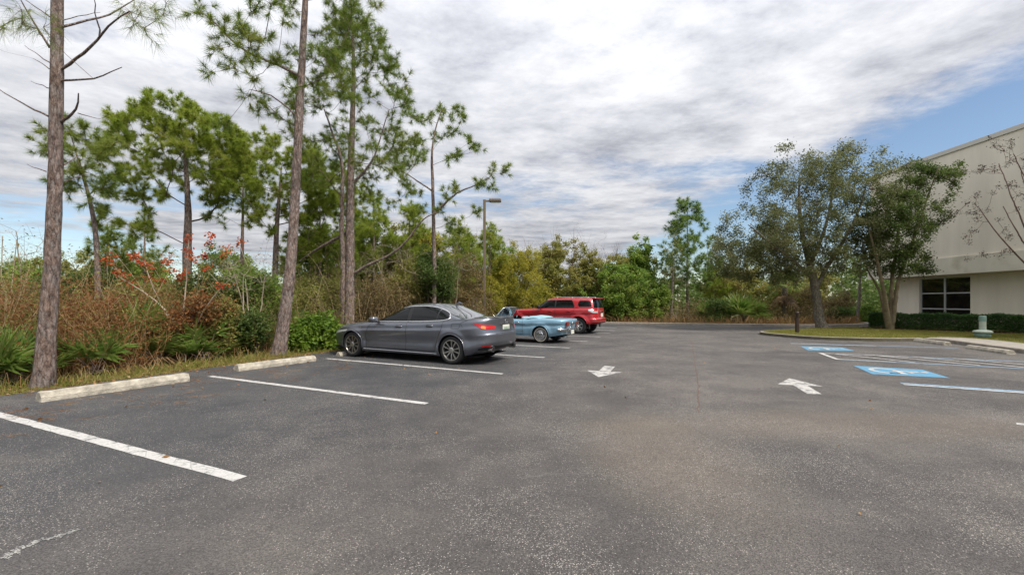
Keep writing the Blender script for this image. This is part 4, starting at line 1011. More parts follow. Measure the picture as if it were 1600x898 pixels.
def arch_bits(root, S, wheels, rr, lip_mat, lipw=0.012, Wi=0.62, floor_z=0.24, x0=0.5, x1=5.0):
    k = MB()
    for cx, cz in wheels:
        for sg in (-1, 1):
            th = np.linspace(R(-28), R(208), 46); x = cx + rr * np.cos(th); z = cz + rr * np.sin(th)
            ok = z > S.zb(x) - 0.01
            x, z = x[ok], z[ok]; y = S.side(x, z, 0.002)
            m = MB(); m.tube(np.stack([x, sg * y, z], -1), lipw, 6); m.build('arch_trim', M[lip_mat], root, smooth=True)
            # inner liner
            P = np.stack([np.stack([x, sg * (y - 0.004), z], -1), np.stack([x, 0 * y + sg * 0.40, z], -1)], 1); k.grid(P)
            k.add(np.vstack([np.stack([x, 0 * y + sg * 0.40, z], -1)]), [list(range(len(x)))])
    k.poly([(x0, -Wi, floor_z), (x1, -Wi, floor_z), (x1, Wi, floor_z), (x0, Wi, floor_z)])
    k.build('underbody', M['black_trim'], root)
def seam(S, mb, pts, w=0.009, sign=-1, off=0.0035):
    """thin dark gap following (x, z) points on the side"""
    p = np.array(pts, float); s = np.r_[0, np.cumsum(np.hypot(*np.diff(p, axis=0).T))]; n = max(4, int(s[-1] / 0.04)); q = np.linspace(0, s[-1], n)
    x, z = np.interp(q, s, p[:, 0]), np.interp(q, s, p[:, 1]); t = np.stack([np.gradient(x), np.gradient(z)], 1); t /= np.linalg.norm(t, axis=1)[:, None]
    rows = []
    for k in (-1, 1):
        xx = x - k * t[:, 1] * w / 2; zz = z + k * t[:, 0] * w / 2; rows.append(np.stack([xx, sign * S.side(xx, zz, off), zz], -1))
    mb.grid(np.stack(rows, 1))
CAR_ROT = math.atan2(-0.459, 0.89)
def place_car(root, wheel_local, ground_xy):
    """puts the wheel contact point wheel_local (x, y) of the car on ground_xy"""
    c, s = math.cos(CAR_ROT), math.sin(CAR_ROT)
    root.rotation_euler = (0, 0, CAR_ROT)
    root.location = (ground_xy[0] - (c * wheel_local[0] - s * wheel_local[1]), ground_xy[1] - (s * wheel_local[0] + c * wheel_local[1]), 0)
def handle(root, S, x, z, mat='grey_paint'):
    y = float(S.side(np.array([x]), np.array([z]))[0])
    m = MB(); m.tube([(x - 0.10, -y + 0.01, z - 0.004), (x - 0.085, -y - 0.022, z), (x, -y - 0.034, z + 0.004), (x + 0.085, -y - 0.022, z + 0.004), (x + 0.10, -y + 0.01, z)], 0.015, 8)
    h = m.build('door_handle', M[mat], root, smooth=True)
    k = MB(); S.patch_side(k, x - 0.085, x + 0.085, C(z - 0.035), C(z + 0.03), off=0.003, nx=8, nz=4); k.build('recess', M['black_trim'], h)

# ---- grey sedan
def grey_sedan():
    root = empty('parked_car'); tag(root, 'dark grey four-door sedan parked nose to the trees, nearest of the cars', 'car', 'cars parked along the woods')
    L, fx, rx, wr = 5.56, 1.23, 4.50, 0.338
    AR = 0.385
    S = Slices(zb=[(0, .235), (.5, .20), (1.5, .185), (4.2, .185), (4.8, .22), (L - .25, .30), (L, .36)],
               zt=[(0, .60), (.10, .66), (.25, .735), (.5, .80), (1.0, .882), (1.6, .935), (2.2, .962), (3.2, .992), (4.2, 1.042), (4.8, 1.082), (5.2, 1.098), (L - .06, 1.10), (L, 1.07)],
               xf=[(0, .16), (.2, .05), (.5, .0), (.8, .05), (1, .16)],
               xr=[(0, L - .26), (.10, L - .10), (.28, L - .01), (.5, L), (.56, L - .03), (.8, L - .075), (1, L - .055)],
               W=[(0, .845), (.10, .885), (.20, .908), (.40, .893), (.58, .918), (.72, .926), (.79, .906), (.9, .893), (.96, .86), (1, .815)],
               Rf=1.25, nf=2.25, Rr=.66, nr=2.9, bumps=((fx, wr, .41, .018), (rx, wr, .42, .026)))
    b = MB(); S.shell(b, 190, 44, cut=((fx, wr, AR), (rx, wr, AR)))
    crown = I((0, .01), (.3, .03), (.8, .055), (1.6, .065), (2.5, .05), (4.7, .03), (5.0, .035), (5.35, .03), (L, .02))
    S.top(b, crown)
    b.build('body', M['grey_paint'], root, smooth=True)
    G = Slices(zb=[(0, .89), (1.5, .915), (2.2, .952), (3.2, .982), (4.2, 1.032), (4.6, 1.07), (L, 1.085)], zt=[(1.5, 1.24), (2.5, 1.36), (2.8, 1.398), (3.2, 1.417), (3.6, 1.415), (4.05, 1.388), (4.5, 1.31), (5, 1.2)],
               xf=[(0, 1.62), (.5, 2.16), (1, 2.72)], xr=[(0, 5.04), (.35, 4.74), (.7, 4.43), (1, 4.06)], W=[(0, .815), (.2, .79), (.6, .705), (1, .60)], Rf=.62, nf=2.5, Rr=.80, nr=2.5)
    c = MB(); G.shell(c, 110, 24); G.top(c, I((2.7, .012), (3.0, .04), (3.4, .048), (3.8, .036), (4.06, .012)), nx=60); c.build('roof', M['grey_paint'], root, smooth=True)
    # glass
    wl = mono([(1.98, 1.0), (2.2, 1.115), (2.5, 1.24), (2.8, 1.322), (3.1, 1.362), (3.5, 1.374), (3.8, 1.352), (4.1, 1.275), (4.30, 1.18), (4.36, 1.10)])
    bl = mono([(1.98, .982), (2.4, .990), (3.3, 1.010), (4.15, 1.048), (4.28, 1.066), (4.36, 1.09)])
    sp = ((2.0, 3.06), (3.18, 3.98), (4.02, 4.345))
    for sg in (-1, 1):
        for a, e in sp:
            g = MB(); G.patch_side(g, a, e, bl, wl, sg, 0.006, 30, 9); g.build('side_window', M['car_glass'], root, smooth=True)
        k = MB(); G.patch_side(k, 1.97, 4.37, lambda x: bl(x) - 0.006, lambda x: wl(x) + 0.010, sg, 0.003, 60, 8); k.build('pillar_trim', M['black_trim'], root, smooth=True)
        # bright line round the windows
        xs = np.linspace(1.95, 4.34, 50); z = bl(xs) - 0.012; y = G.side(xs, z, 0.006)
        xt = np.linspace(4.38, 2.75, 40); zt = np.where(xt > 4.36, 1.10, wl(xt) + 0.012); yt = G.side(xt, zt, 0.006)
        t = MB(); t.tube(np.vstack([np.stack([xs, sg * y, z], -1), np.stack([xt, sg * yt, zt], -1)]), 0.0135, 5)
        t.build('window_trim', M['bright_trim'], root, smooth=True)
    g = MB(); G.patch_end(g, -.88, .88, .05, .97, True, .007); g.build('windscreen', M['car_glass'], root, smooth=True)
    g = MB(); G.patch_end(g, -.86, .86, .10, .96, False, .007); g.build('rear_window', M['rear_glass'], root, smooth=True)
    g = MB(); g.tube([(4.02, 0, 1.425), (4.12, 0, 1.47), (4.25, 0, 1.44)], [.02, .028, .008], 8); g.build('antenna', M['grey_paint'], root, smooth=True)
    # door gaps, sill, fuel flap
    d = MB()
    for pts in ([(1.76, .30), (1.74, .60), (1.80, .80), (1.93, .97)], [(3.10, .27), (3.115, .60), (3.12, 1.02)], [(4.06, .46), (4.10, .60), (4.20, .80), (4.24, 1.03)], [(1.76, .285), (3.3, .275), (4.02, .285), (4.06, .46)],
                [(4.50, .86), (4.73, .865), (4.74, .975), (4.51, .975), (4.50, .86)], [(4.93, 1.06), (4.75, .99), (4.82, .90)]):
        seam(S, d, pts)
    d.build('door_gap', M['black_trim'], root)
    s = MB(); S.patch_side(s, 1.66, 4.06, C(.188), I((1.6, .245), (4.06, .225)), off=.016, nx=40, nz=5); s.build('sill', M['grey_paint'], root, smooth=True)
    s = MB(); s.tube(np.stack([np.linspace(1.66, 4.06, 30), -S.side(np.linspace(1.66, 4.06, 30), np.linspace(.25, .23, 30), .012), np.linspace(.25, .23, 30)], -1), .010, 6); s.build('sill_trim', M['aluminium'], root, smooth=True)
    handle(root, S, 2.86, .865); handle(root, S, 3.84, .905)
    # mirror
    for sg in (-1, 1):
        m = MB(); y = float(S.side(np.array([2.1]), np.array([.93]))[0]) + .05
        m.box((2.10, sg * (y + .085), 1.035), (.20, .20, .135), bev=.055, M=Matrix.Rotation(sg * 0.15, 3, 'Z')); mir = m.build('wing_mirror', M['grey_paint'], root, smooth=True)
        m = MB(); m.tube([(2.12, sg * (y - .16), .965), (2.10, sg * (y + .03), .985)], [.035, .03], 8); m.box((2.10, sg * (y + .085), .985), (.19, .19, .05), bev=.02); m.build('mirror_foot', M['black_trim'], mir)
    # lights
    for sg in (-1, 1):
        h = MB(); S.patch_wrap(h, -.62, -.10, I((-.62, .60), (-.35, .62), (-.10, .705)), I((-.62, .665), (-.35, .705), (-.10, .745)), sg, .006); h.build('headlight', M['clear_lamp'], root, smooth=True)
        t = MB(); S.patch_wrap(t, 1.17, 1.52, I((1.17, .995), (1.28, .925), (1.38, .865), (1.52, .840)), I((1.17, 1.005), (1.28, .99), (1.52, .955)), sg, .010, 30, 8)
        tl = t.build('tail_light', M['red_lamp'], root, smooth=True)
        t = MB(); S.patch_wrap(t, 1.38, 1.49, I((1.38, .875), (1.49, .852)), I((1.38, .935), (1.49, .92)), sg, .014, 10, 5); t.build('lamp_segment', M['amber_lamp'], tl, smooth=True)
        t = MB(); S.patch_wrap(t, 1.52, 1.76, I((1.52, .842), (1.76, .865)), I((1.52, .955), (1.66, .945), (1.76, .92)), sg, .010, 22, 8); t.build('tail_light', M['red_lamp'], root, smooth=True)
        t = MB(); S.patch_wrap(t, 1.34, 1.62, I((1.34, .455), (1.62, .430)), I((1.34, .475), (1.62, .490)), sg, .008, 12, 4); t.build('reflector', M['red_lamp'], root, smooth=True)
    k = MB(); S.patch_wrap(k, 1.30, 2.0, I((1.3, .352), (2, .352)), I((1.3, .40), (1.5, .445), (2, .445)), -1, .006); S.patch_wrap(k, 1.30, 2.0, I((1.3, .352), (2, .352)), I((1.3, .40), (1.5, .445), (2, .445)), 1, .006); k.build('diffuser', M['black_trim'], root, smooth=True)
    for sg in (-1, 1):
        e = MB(); e.tube([(L - .42, sg * .53, .37), (L - .17, sg * .55, .375), (L - .10, sg * .55, .375)], [.05, .062, .066], 12); ex = e.build('exhaust_pipe', M['chrome'], root, smooth=True)
        e = MB(); e.lathe([(0, 0), (.058, 0)], (0, 0, 0), 'z', 12)
        eo = e.build('pipe_mouth', M['black_trim'], ex); eo.rotation_euler = (0, R(90), 0); eo.location = (L - .097, sg * .55, .375)
    # lip spoiler, lid gap, plate, badge
    sp_ = MB(); yy = np.linspace(-.72, .72, 30); xx = S.xr(1.0) - S.Rr + S.Rr * (1 - (abs(yy) / .815) ** S.nr) ** (1 / S.nr) - .03
    P = np.stack([np.stack([xx - .16, yy, S.zt(xx - .16) + .022 + 0 * yy], -1), np.stack([xx + .02, yy, 1.135 + 0 * yy], -1), np.stack([xx + .03, yy, 1.122 + 0 * yy], -1), np.stack([xx, yy, 1.095 + 0 * yy], -1)], 1); sp_.grid(P[::-1]); sp_.build('spoiler', M['grey_paint'], root, smooth=True)
    lg = MB(); S.patch_wrap(lg, 1.72, 2.0, C(.742), C(.752), -1, .006); S.patch_wrap(lg, 1.72, 2.0, C(.742), C(.752), 1, .006); lg.build('boot_gap', M['black_trim'], root)
    xb = float(S.xr(S.v(np.array(L), np.array(.86))))
    p = MB(); p.box((xb + .006, 0, .855), (.014, .34, .165), bev=.004); pl = p.build('number_plate', M['plate_white'], root)
    for k, yo in enumerate((-.11, -.055, 0, .055, .11)):
        q = MB(); q.box((xb + .0145, yo, .855), (.002, .028 if k != 2 else .035, .062)); q.build('plate_mark', M['plate_ink'], pl)
    p = MB(); p.box((xb + .004, 0, .955), (.02, .50, .022), bev=.006); p.build('lid_trim', M['chrome'], root)
    p = MB(); th = np.linspace(0, 2 * np.pi, 28); xm = float(S.xr(S.v(np.array(L), np.array(1.02)))) + .012
    p.tube(np.stack([0 * th + xm, .062 * np.cos(th), 1.025 + .043 * np.sin(th)], -1), .006, 5); p.tube([(xm, .012, 1.052), (xm, .025, 1.005), (xm, -.035, 1.003)], .006, 5); p.build('badge', M['chrome'], root)
    p = MB(); S.patch_side(p, 1.52, 1.575, C(.80), C(.835), off=.006, nx=4, nz=3); p.build('fender_badge', M['chrome'], root)
    arch_bits(root, S, ((fx, wr), (rx, wr)), AR, 'grey_paint', .012, .8, .20, .3, L - .4)
    for x in (fx, rx):
        for sg in (-1, 1): make_wheel(root, x, sg * .80, wr, .235, .245, 'ten', 'gunmetal', sg)
    place_car(root, (rx, -.91), gnd(704.7, 569.3)); return root
grey_sedan()

# ---- red off-roader
def red_suv():
    root = empty('parked_car'); tag(root, 'bright red boxy off-road wagon parked beyond the blue convertible', 'car', 'cars parked along the woods')
    L, fx, rx, wr = 5.04, .98, 4.10, .375
    AR = .455
    S = Slices(zb=[(0, .48), (.6, .42), (1.2, .40), (4.0, .40), (4.6, .46), (L, .50)],
               zt=[(0, .98), (.12, 1.03), (.5, 1.07), (1.4, 1.115), (2.2, 1.145), (4.0, 1.165), (L, 1.175)],
               xf=[(0, .12), (.3, .0), (.7, .02), (1, .14)], xr=[(0, L - .04), (.12, L), (.30, L), (.36, L - .07), (.8, L - .10), (1, L - .13)],
               W=[(0, .87), (.15, .90), (.5, .905), (.62, .90), (.72, .925), (.9, .92), (1, .87)], Rf=.85, nf=2.6, Rr=.50, nr=3.2, bumps=((fx, wr, .475, .045), (rx, wr, .475, .045)))
    b = MB(); S.shell(b, 150, 36, cut=((fx, wr, AR), (rx, wr, AR))); S.top(b, I((0, .02), (.5, .05), (1.5, .06), (2.2, .03), (L, .0))); b.build('body', M['red_paint'], root, smooth=True)
    G = Slices(zb=[(0, 1.10), (L, 1.15)], zt=[(1.8, 1.52), (2.3, 1.60), (2.8, 1.635), (3.6, 1.645), (4.6, 1.63), (L, 1.60)], xf=[(0, 1.66), (1, 2.32)], xr=[(0, L - .11), (.5, L - .16), (1, L - .24)],
               W=[(0, .86), (.4, .82), (.85, .735), (1, .67)], Rf=.5, nf=2.6, Rr=.38, nr=3.2)
    c = MB(); G.shell(c, 110, 20); G.top(c, I((2.3, .02), (2.7, .05), (4.4, .055), (L - .3, .03)), nx=60); c.build('roof', M['red_paint'], root, smooth=True)
    for sg in (-1, 1):
        for a, e, zt0 in ((2.02, 2.90, I((2.02, 1.24), (2.12, 1.33), (2.45, 1.535), (2.62, 1.56), (2.9, 1.568))), (2.98, 3.86, I((2.98, 1.568), (3.7, 1.562), (3.80, 1.50), (3.86, 1.30)))):
            g = MB(); G.patch_side(g, a, e, I((2.0, 1.20), (3.9, 1.22)), zt0, sg, .006, 22, 7); g.build('side_window', M['car_glass'], root, smooth=True)
        g = MB(); G.patch_side(g, 4.06, 4.70, I((4.06, 1.36), (4.13, 1.255), (4.70, 1.265)), I((4.06, 1.40), (4.12, 1.555), (4.56, 1.545), (4.65, 1.49), (4.70, 1.30)), sg, .006, 26, 7); g.build('side_window', M['car_glass'], root, smooth=True)
        k = MB(); G.patch_side(k, 2.00, 3.89, I((2.0, 1.185), (3.89, 1.205)), I((2.0, 1.24), (2.12, 1.35), (2.45, 1.555), (2.62, 1.58), (3.75, 1.58), (3.89, 1.33)), sg, .003, 40, 7); k.build('pillar_trim', M['black_trim'], root, smooth=True)
        r = MB(); xs = np.linspace(2.75, 4.55, 14); z = np.r_[1.66, np.full(12, 1.705), 1.67]; r.tube(np.stack([xs, 0 * xs + sg * .60, z], -1), .017, 7); 
        for q in (2.95, 3.7, 4.45): r.box((q, sg * .60, 1.675), (.07, .03, .05))
        r.build('roof_rail', M['alloy'], root, smooth=True)
        m = MB(); m.box((2.16, sg * 1.01, 1.24), (.13, .20, .19), bev=.05); mi_ = m.build('wing_mirror', M['black_trim'], root, smooth=True)
        m = MB(); m.tube([(2.16, sg * .84, 1.19), (2.16, sg * .96, 1.20)], .03, 6); m.build('mirror_foot', M['black_trim'], mi_)
        t = MB(); S.patch_wrap(t, 1.10, 1.72, I((1.1, 1.06), (1.35, .98), (1.72, .97)), I((1.1, 1.14), (1.4, 1.165), (1.72, 1.165)), sg, .010, 20, 7); tl = t.build('tail_light', M['clear_lamp'], root, smooth=True)
        t = MB(); S.patch_wrap(t, 1.42, 1.70, I((1.4, 1.06), (1.7, 1.07)), C(1.15), sg, .014, 10, 5); t.build('lamp_segment', M['red_lamp'], tl, smooth=True)
        h = MB(); S.patch_wrap(h, -.75, -.25, C(.86), C(.98), sg, .008); h.build('headlight', M['clear_lamp'], root, smooth=True)
        f = MB(); f.box((rx + .52, sg * .84, .37), (.02, .20, .24), bev=.008); f.build('mud_flap', M['black_trim'], root)
    g = MB(); G.patch_end(g, -.88, .88, .08, .96, True, .007); g.build('windscreen', M['car_glass'], root, smooth=True)
    g = MB(); G.patch_end(g, -.90, .90, .12, .90, False, .007); g.build('rear_window', M['car_glass'], root, smooth=True)
    w = MB(); w.box((L - .24, 0, 1.655), (.26, 1.24, .045), bev=.018); w.build('spoiler', M['red_paint'], root, smooth=True)
    d = MB()
    for pts in ([(1.72, .50), (1.70, .85), (1.82, 1.13)], [(2.93, .46), (2.94, 1.18)], [(3.66, .82), (3.86, 1.0), (3.90, 1.18)], [(1.72, .47), (3.5, .46)]): seam(S, d, pts, .012)
    d.build('door_gap', M['black_trim'], root)
    handle(root, S, 2.70, 1.03, 'red_paint'); handle(root, S, 3.62, 1.05, 'red_paint')
    s = MB(); S.patch_side(s, 1.48, 3.58, C(.405), C(.47), off=.012, nx=30, nz=4); s.build('sill', M['black_trim'], root, smooth=True)
    bu = MB()
    for sg in (-1, 1): S.patch_wrap(bu, 1.15, 2.0, C(.50), C(.54), sg, .01)
    bu.build('bumper_skirt', M['black_trim'], root, smooth=True)
    st = MB()
    for sg in (-1, 1): S.patch_wrap(st, 1.2, 2.0, C(.655), C(.675), sg, .012)
    st.build('bumper_step', M['chrome'], root, smooth=True)
    p = MB(); xb = float(S.xr(S.v(np.array(L), np.array(.86)))); p.box((xb + .008, 0, .87), (.014, .34, .17), bev=.004); p.build('number_plate', M['plate_white'], root)
    p = MB(); p.box((xb + .01, 0, 1.03), (.03, .60, .045), bev=.012); p.build('lid_trim', M['chrome'], root, smooth=True)
    arch_bits(root, S, ((fx, wr), (rx, wr)), AR, 'red_paint', .016, .8, .42, .3, L - .3)
    for x in (fx, rx):
        for sg in (-1, 1): make_wheel(root, x, sg * .80, wr, .26, .228, 'six', 'alloy', sg)
    place_car(root, (rx, -.90), gnd(903.5, 521.6)); return root
red_suv()

# ---- blue convertible
def blue_convertible():
    root = empty('parked_car'); tag(root, 'light blue vintage convertible with its top down and chrome bumpers', 'car', 'cars parked along the woods')
    L, fx, rx, wr = 4.66, .84, 3.69, .305
    AR = .335
    S = Slices(zb=[(0, .30), (.6, .23), (1.3, .215), (3.2, .215), (4.0, .25), (L, .34)],
               zt=[(0, .74), (.3, .80), (1.2, .84), (1.9, .85), (2.6, .845), (3.0, .84), (3.4, .875), (3.9, .89), (4.4, .87), (L, .85)],
               xf=[(0, .12), (.4, .04), (.8, .0), (1, .06)], xr=[(0, L - .18), (.3, L - .10), (.6, L - .06), (.9, L), (1, L - .02)],
               W=[(0, .76), (.2, .815), (.45, .83), (.62, .815), (.74, .84), (.9, .825), (1, .76)], Rf=.6, nf=3.0, Rr=.45, nr=3.2, bumps=((fx, wr, .36, .02), (rx, wr, .36, .03)))
    b = MB(); S.shell(b, 150, 36, cut=((fx, wr, AR), (rx, wr, AR)))
    S.top(b, I((0, .01), (.4, .04), (1.4, .05), (1.8, .03), (3.5, .02), (4.0, .03), (L, .02)), hole=lambda x, y: (x > 1.75) & (x < 3.18) & (abs(y) < .66)); b.build('body', M['blue_car_paint'], root, smooth=True)
    t = MB(); t.box((2.46, 0, .48), (1.45, 1.33, .04)); t.box((1.745, 0, .68), (.03, 1.33, .36)); t.box((3.19, 0, .67), (.03, 1.33, .36))
    for sg in (-1, 1): t.box((2.46, sg * .665, .66), (1.45, .02, .36))
    t.build('cabin_tub', M['vinyl_dark'], root)
    for sg in (-1, 1):
        s = MB(); s.box((2.62, sg * .34, .60), (.48, .50, .16), bev=.05); s.box((2.86, sg * .34, .76), (.14, .50, .36), bev=.05, M=Matrix.Rotation(0.18, 3, 'Y')); s.build('seat', M['vinyl'], root, smooth=True)
    s = MB(); s.box((3.08, 0, .70), (.16, 1.15, .34), bev=.05); s.build('rear_seat', M['vinyl'], root, smooth=True)
    # folded top under its boot cover
    s = MB(); xs = np.linspace(3.02, 3.66, 16); ys = np.linspace(-.70, .70, 24); X, Y = np.meshgrid(xs, ys, indexing='ij'); q = (xs - 3.02) / .64
    Z = .845 + .135 * (np.sin(np.pi * np.clip(q * .92 + .04, 0, 1)) ** .6)[:, None] * (1 - abs(Y / .72) ** 5) ** .5 + .008 * np.sin(9 * Y + 4 * X)
    s.grid(np.stack([X, Y, Z], -1)); s.build('boot_cover', M['vinyl'], root, smooth=True)
    # windscreen frame
    A0, A1 = np.array([1.70, .70, .84]), np.array([2.06, .60, 1.245])
    loop = [A0 * [1, -1, 1], A0 * .35 * [1, -1, 1] + A1 * .65 * [1, -1, 1], A1 * [1, -1, 1] + [-.02, .03, -.01], A1 * [1, -.85, 1] + [.0, 0, .012], A1 * [1, -.4, 1] + [-.035, 0, .02], A1 * [1, .4, 1] + [-.035, 0, .02], A1 * [1, .85, 1] + [0, 0, .012], A1 + [-.02, -.03, -.01], A0 * .35 + A1 * .65, A0]
    f = MB(); f.tube(np.array(loop), .024, 8); fr_ = f.build('windscreen_frame', M['chrome'], root, smooth=True)
    g = MB(); v = np.linspace(0, 1, 6); w = np.linspace(-1, 1, 14); V, Wd = np.meshgrid(v, w, indexing='ij')
    g.grid(np.stack([1.70 + .36 * V - .10 * (1 - Wd ** 2) * (1 - .5 * V), Wd * (.69 - .09 * V), .855 + .385 * V], -1)); g.build('windscreen', M['clear_glass'], fr_, smooth=True)
    for sg in (-1, 1):
        q = MB(); q.tube([(1.98, sg * .70, .85), (2.10, sg * .61, 1.21)], .010, 6); q.add([(1.76, sg * .70, .86), (1.97, sg * .70, .86), (2.08, sg * .615, 1.19), (2.05, sg * .615, 1.2)], [[0, 1, 2, 3]]); q.build('vent_window', M['chrome'] if False else M['clear_glass'], fr_)
        q = MB(); q.tube([(1.98, sg * .70, .85), (2.10, sg * .61, 1.21)], .010, 6); q.build('vent_frame', M['chrome'], fr_)
    m = MB(); m.box((1.98, 0, 1.16), (.03, .20, .06), bev=.012); m.build('rear_view_mirror', M['chrome'], root)
    m = MB(); m.tube([(1.80, -.80, .86), (1.80, -.83, .91)], .01, 6); m.box((1.80, -.84, .945), (.05, .10, .08), bev=.02); m.build('wing_mirror', M['chrome'], root, smooth=True)
    m = MB(); th = np.linspace(0, 2 * np.pi, 24); m.tube(np.stack([2.18 + .05 * np.sin(th), -.34 + .19 * np.cos(th), .86 + .18 * np.sin(th)], -1), .012, 6); m.build('steering_wheel', M['vinyl_dark'], root, smooth=True)
    # side: door gaps, scoop, chrome
    d = MB()
    for pts in ([(1.62, .30), (1.60, .82)], [(2.98, .33), (2.98, .83)], [(1.62, .29), (2.98, .30)]): seam(S, d, pts, .010)
    seam(S, d, [(1.3, .655), (2.2, .655), (3.10, .665)], .022); seam(S, d, [(2.45, .43), (3.02, .43)], .014); d.build('door_gap', M['black_trim'], root)
    c = MB(); xs = np.linspace(1.25, 3.32, 30); z = 0 * xs + .235; c.tube(np.stack([xs, -S.side(xs, z, .006), z], -1), .020, 6)
    xs = np.linspace(2.40, 3.05, 14); c.tube(np.stack([xs, -S.side(xs, 0 * xs + .415, .006), 0 * xs + .415], -1), .009, 5); c.build('side_trim', M['chrome'], root, smooth=True)
    h = MB(); h.box((2.78, -.845, .755), (.15, .03, .025), bev=.01); h.build('door_handle', M['chrome'], root, smooth=True)
    # tail
    bu = MB()
    us = np.linspace(1.22, 2, 26)
    V = 0 * us + .34; x, y = S.outline(us, V); P1 = np.stack([x + .035 * np.clip((us - 1) * 3, 0, 1), -y - .025, 0 * x + .50], -1); P2 = P1[::-1][1:] * [1, -1, 1]
    ring = np.vstack([P1, P2]); prof = [(-.01, .055), (.025, .045), (.035, 0), (.025, -.045), (-.01, -.055)]
    nrm = unit(np.c_[np.gradient(ring[:, 1]), -np.gradient(ring[:, 0]), 0 * ring[:, 0]]); nrm *= np.sign((nrm * (ring - [2.5, 0, .5])).sum(1))[:, None]
    bu.grid(np.stack([ring + nrm * a + [0, 0, z] for a, z in prof], 1)); 
    for sg in (-1, 1): bu.box((L + .03, sg * .42, .50), (.05, .055, .20), bev=.02)
    bu.build('bumper', M['chrome'], root, smooth=True)
    xb = float(S.xr(.6))
    for sg in (-1, 1):
        for k in range(3):
            q = MB(); q.box((L - .045, sg * (.42 + .075 * k), .70), (.05, .055, .165), bev=.02); tl = q.build('tail_light', M['red_lamp'], root, smooth=True)
            z = MB(); z.tube([(L - .02, sg * (.42 + .075 * k) - .030, .62), (L - .02, sg * (.42 + .075 * k) - .030, .785)], .008, 5); z.tube([(L - .02, sg * (.42 + .075 * k) + .030, .62), (L - .02, sg * (.42 + .075 * k) + .030, .785)], .008, 5); z.build('lamp_bezel', M['chrome'], tl)
    q = MB(); q.lathe([(0, .03), (.07, .025), (.085, 0)], (0, 0, 0), 'z', 20); qo = q.build('filler_cap', M['chrome'], root, smooth=True); qo.rotation_euler = (0, R(90), 0); qo.location = (L - .02, 0, .70)
    q = MB(); q.box((L - .03, 0, .39), (.012, .30, .13)); q.build('number_plate', M['plate_white'], root)
    q = MB(); q.tube([(4.1, -.45, .22), (L - .06, -.46, .235)], .028, 10); q.build('exhaust_pipe', M['chrome'], root)
    arch_bits(root, S, ((fx, wr), (rx, wr)), AR, 'blue_car_paint', .012, .7, .23, .3, L - .3)
    for x in (fx, rx):
        for sg in (-1, 1): make_wheel(root, x, sg * .70, wr, .19, .20, 'whitewall', 'chrome', sg)
    place_car(root, (rx, -.80), gnd(844.2, 536)); return root
blue_convertible()
# ------------------------------------------------------------------ pines
rg = np.random.RandomState(11)
def px_targets(pts, Y, dj, rng, rep=1, spread=0.0):
    out = []
    for x, y in pts:
        for _ in range(rep):
            p = at(x, y, Y + rng.uniform(-dj, dj)); out.append(p + np.r_[rng.normal(0, spread), 0, rng.normal(0, spread * 0.6)])
    return np.array(out)
def pxl(pts, Y, dys=None):
    return np.array([at(x, y, Y + (dys[i] if dys is not None else 0)) for i, (x, y) in enumerate(pts)])

PG = 'tall slash pines along the edge of the lot'
# nearest trunk, mostly dead limbs below the crown
Y1 = 7.75
tr1 = pxl([(66, 612), (69, 585), (75, 500), (82, 400), (86, 300), (88, 180), (89, 60), (91, -120), (94, -330), (95, -520)], Y1)
tr1[0][2] = -0.05
rad1 = [0.185, 0.148, 0.122, 0.108, 0.100, 0.094, 0.088, 0.08, 0.06, 0.025]
T1 = np.vstack([px_targets([(205, 18), (222, 12), (240, 30), (228, 45), (255, 25), (215, 32), (262, 8)], Y1, 0.25, rg, 1, 0.05),
                px_targets([(30, 20), (8, 45), (55, 50), (40, 35), (-30, 60), (70, 42)], Y1 - 0.5, 0.35, rg, 1, 0.05),
                in_ellipsoid(rg, 70, at(95, -340, Y1), (2.3, 2.3, 2.2), 0.3)])
def dead(pts, r0, dy=0.0):
    p = pxl(pts, Y1, np.linspace(0, dy, len(pts))); return (p, list(np.linspace(r0 * .72, r0 * 0.25, len(p))))
deads = [dead([(96, 108), (125, 88), (148, 72), (156, 58), (172, 42), (186, 25), (204, 20)], 0.035, -0.4), dead([(155, 60), (152, 38), (150, 18), (146, -5)], 0.02, -0.3),
         dead([(98, 42), (125, 36), (160, 26), (190, 12), (212, -3)], 0.03, 0.5), dead([(98, 32), (128, 24), (158, 20)], 0.012, 0.3),
         dead([(97, 126), (118, 124), (140, 125), (158, 122), (172, 111), (190, 104)], 0.025, -0.2), dead([(96, 190), (108, 183), (121, 174), (122, 160), (121, 146)], 0.034, -0.3), dead([(122, 177), (140, 182), (158, 185)], 0.012, -0.3),
         dead([(76, 182), (52, 170), (30, 158), (10, 146), (-8, 134)], 0.024, 0.4), dead([(78, 75), (60, 50), (42, 20), (28, -6)], 0.026, -0.3), dead([(78, 98), (60, 85), (38, 71)], 0.014, 0.2),
         dead([(77, 108), (64, 98), (50, 91)], 0.012), dead([(76, 138), (62, 132), (48, 127)], 0.012), dead([(80, 28), (62, 15), (36, -2)], 0.018, 0.3), dead([(72, 268), (55, 263), (41, 257)], 0.014, 0.2),
         dead([(84, 288), (102, 283), (120, 278), (140, 268)], 0.014, 0.5), dead([(96, 260), (106, 254), (124, 243)], 0.022, 0.6)]
pine('thick bare-trunked pine nearest the viewer, with dead stub limbs, by the long wheel stop', tr1, rad1, T1, 21, sub=4, nn=44, L=0.26, w=0.005, dens=.75, extra=deads, zmin=4.6, group=PG, droop=0.5, tip=0.005, subr=0.3)

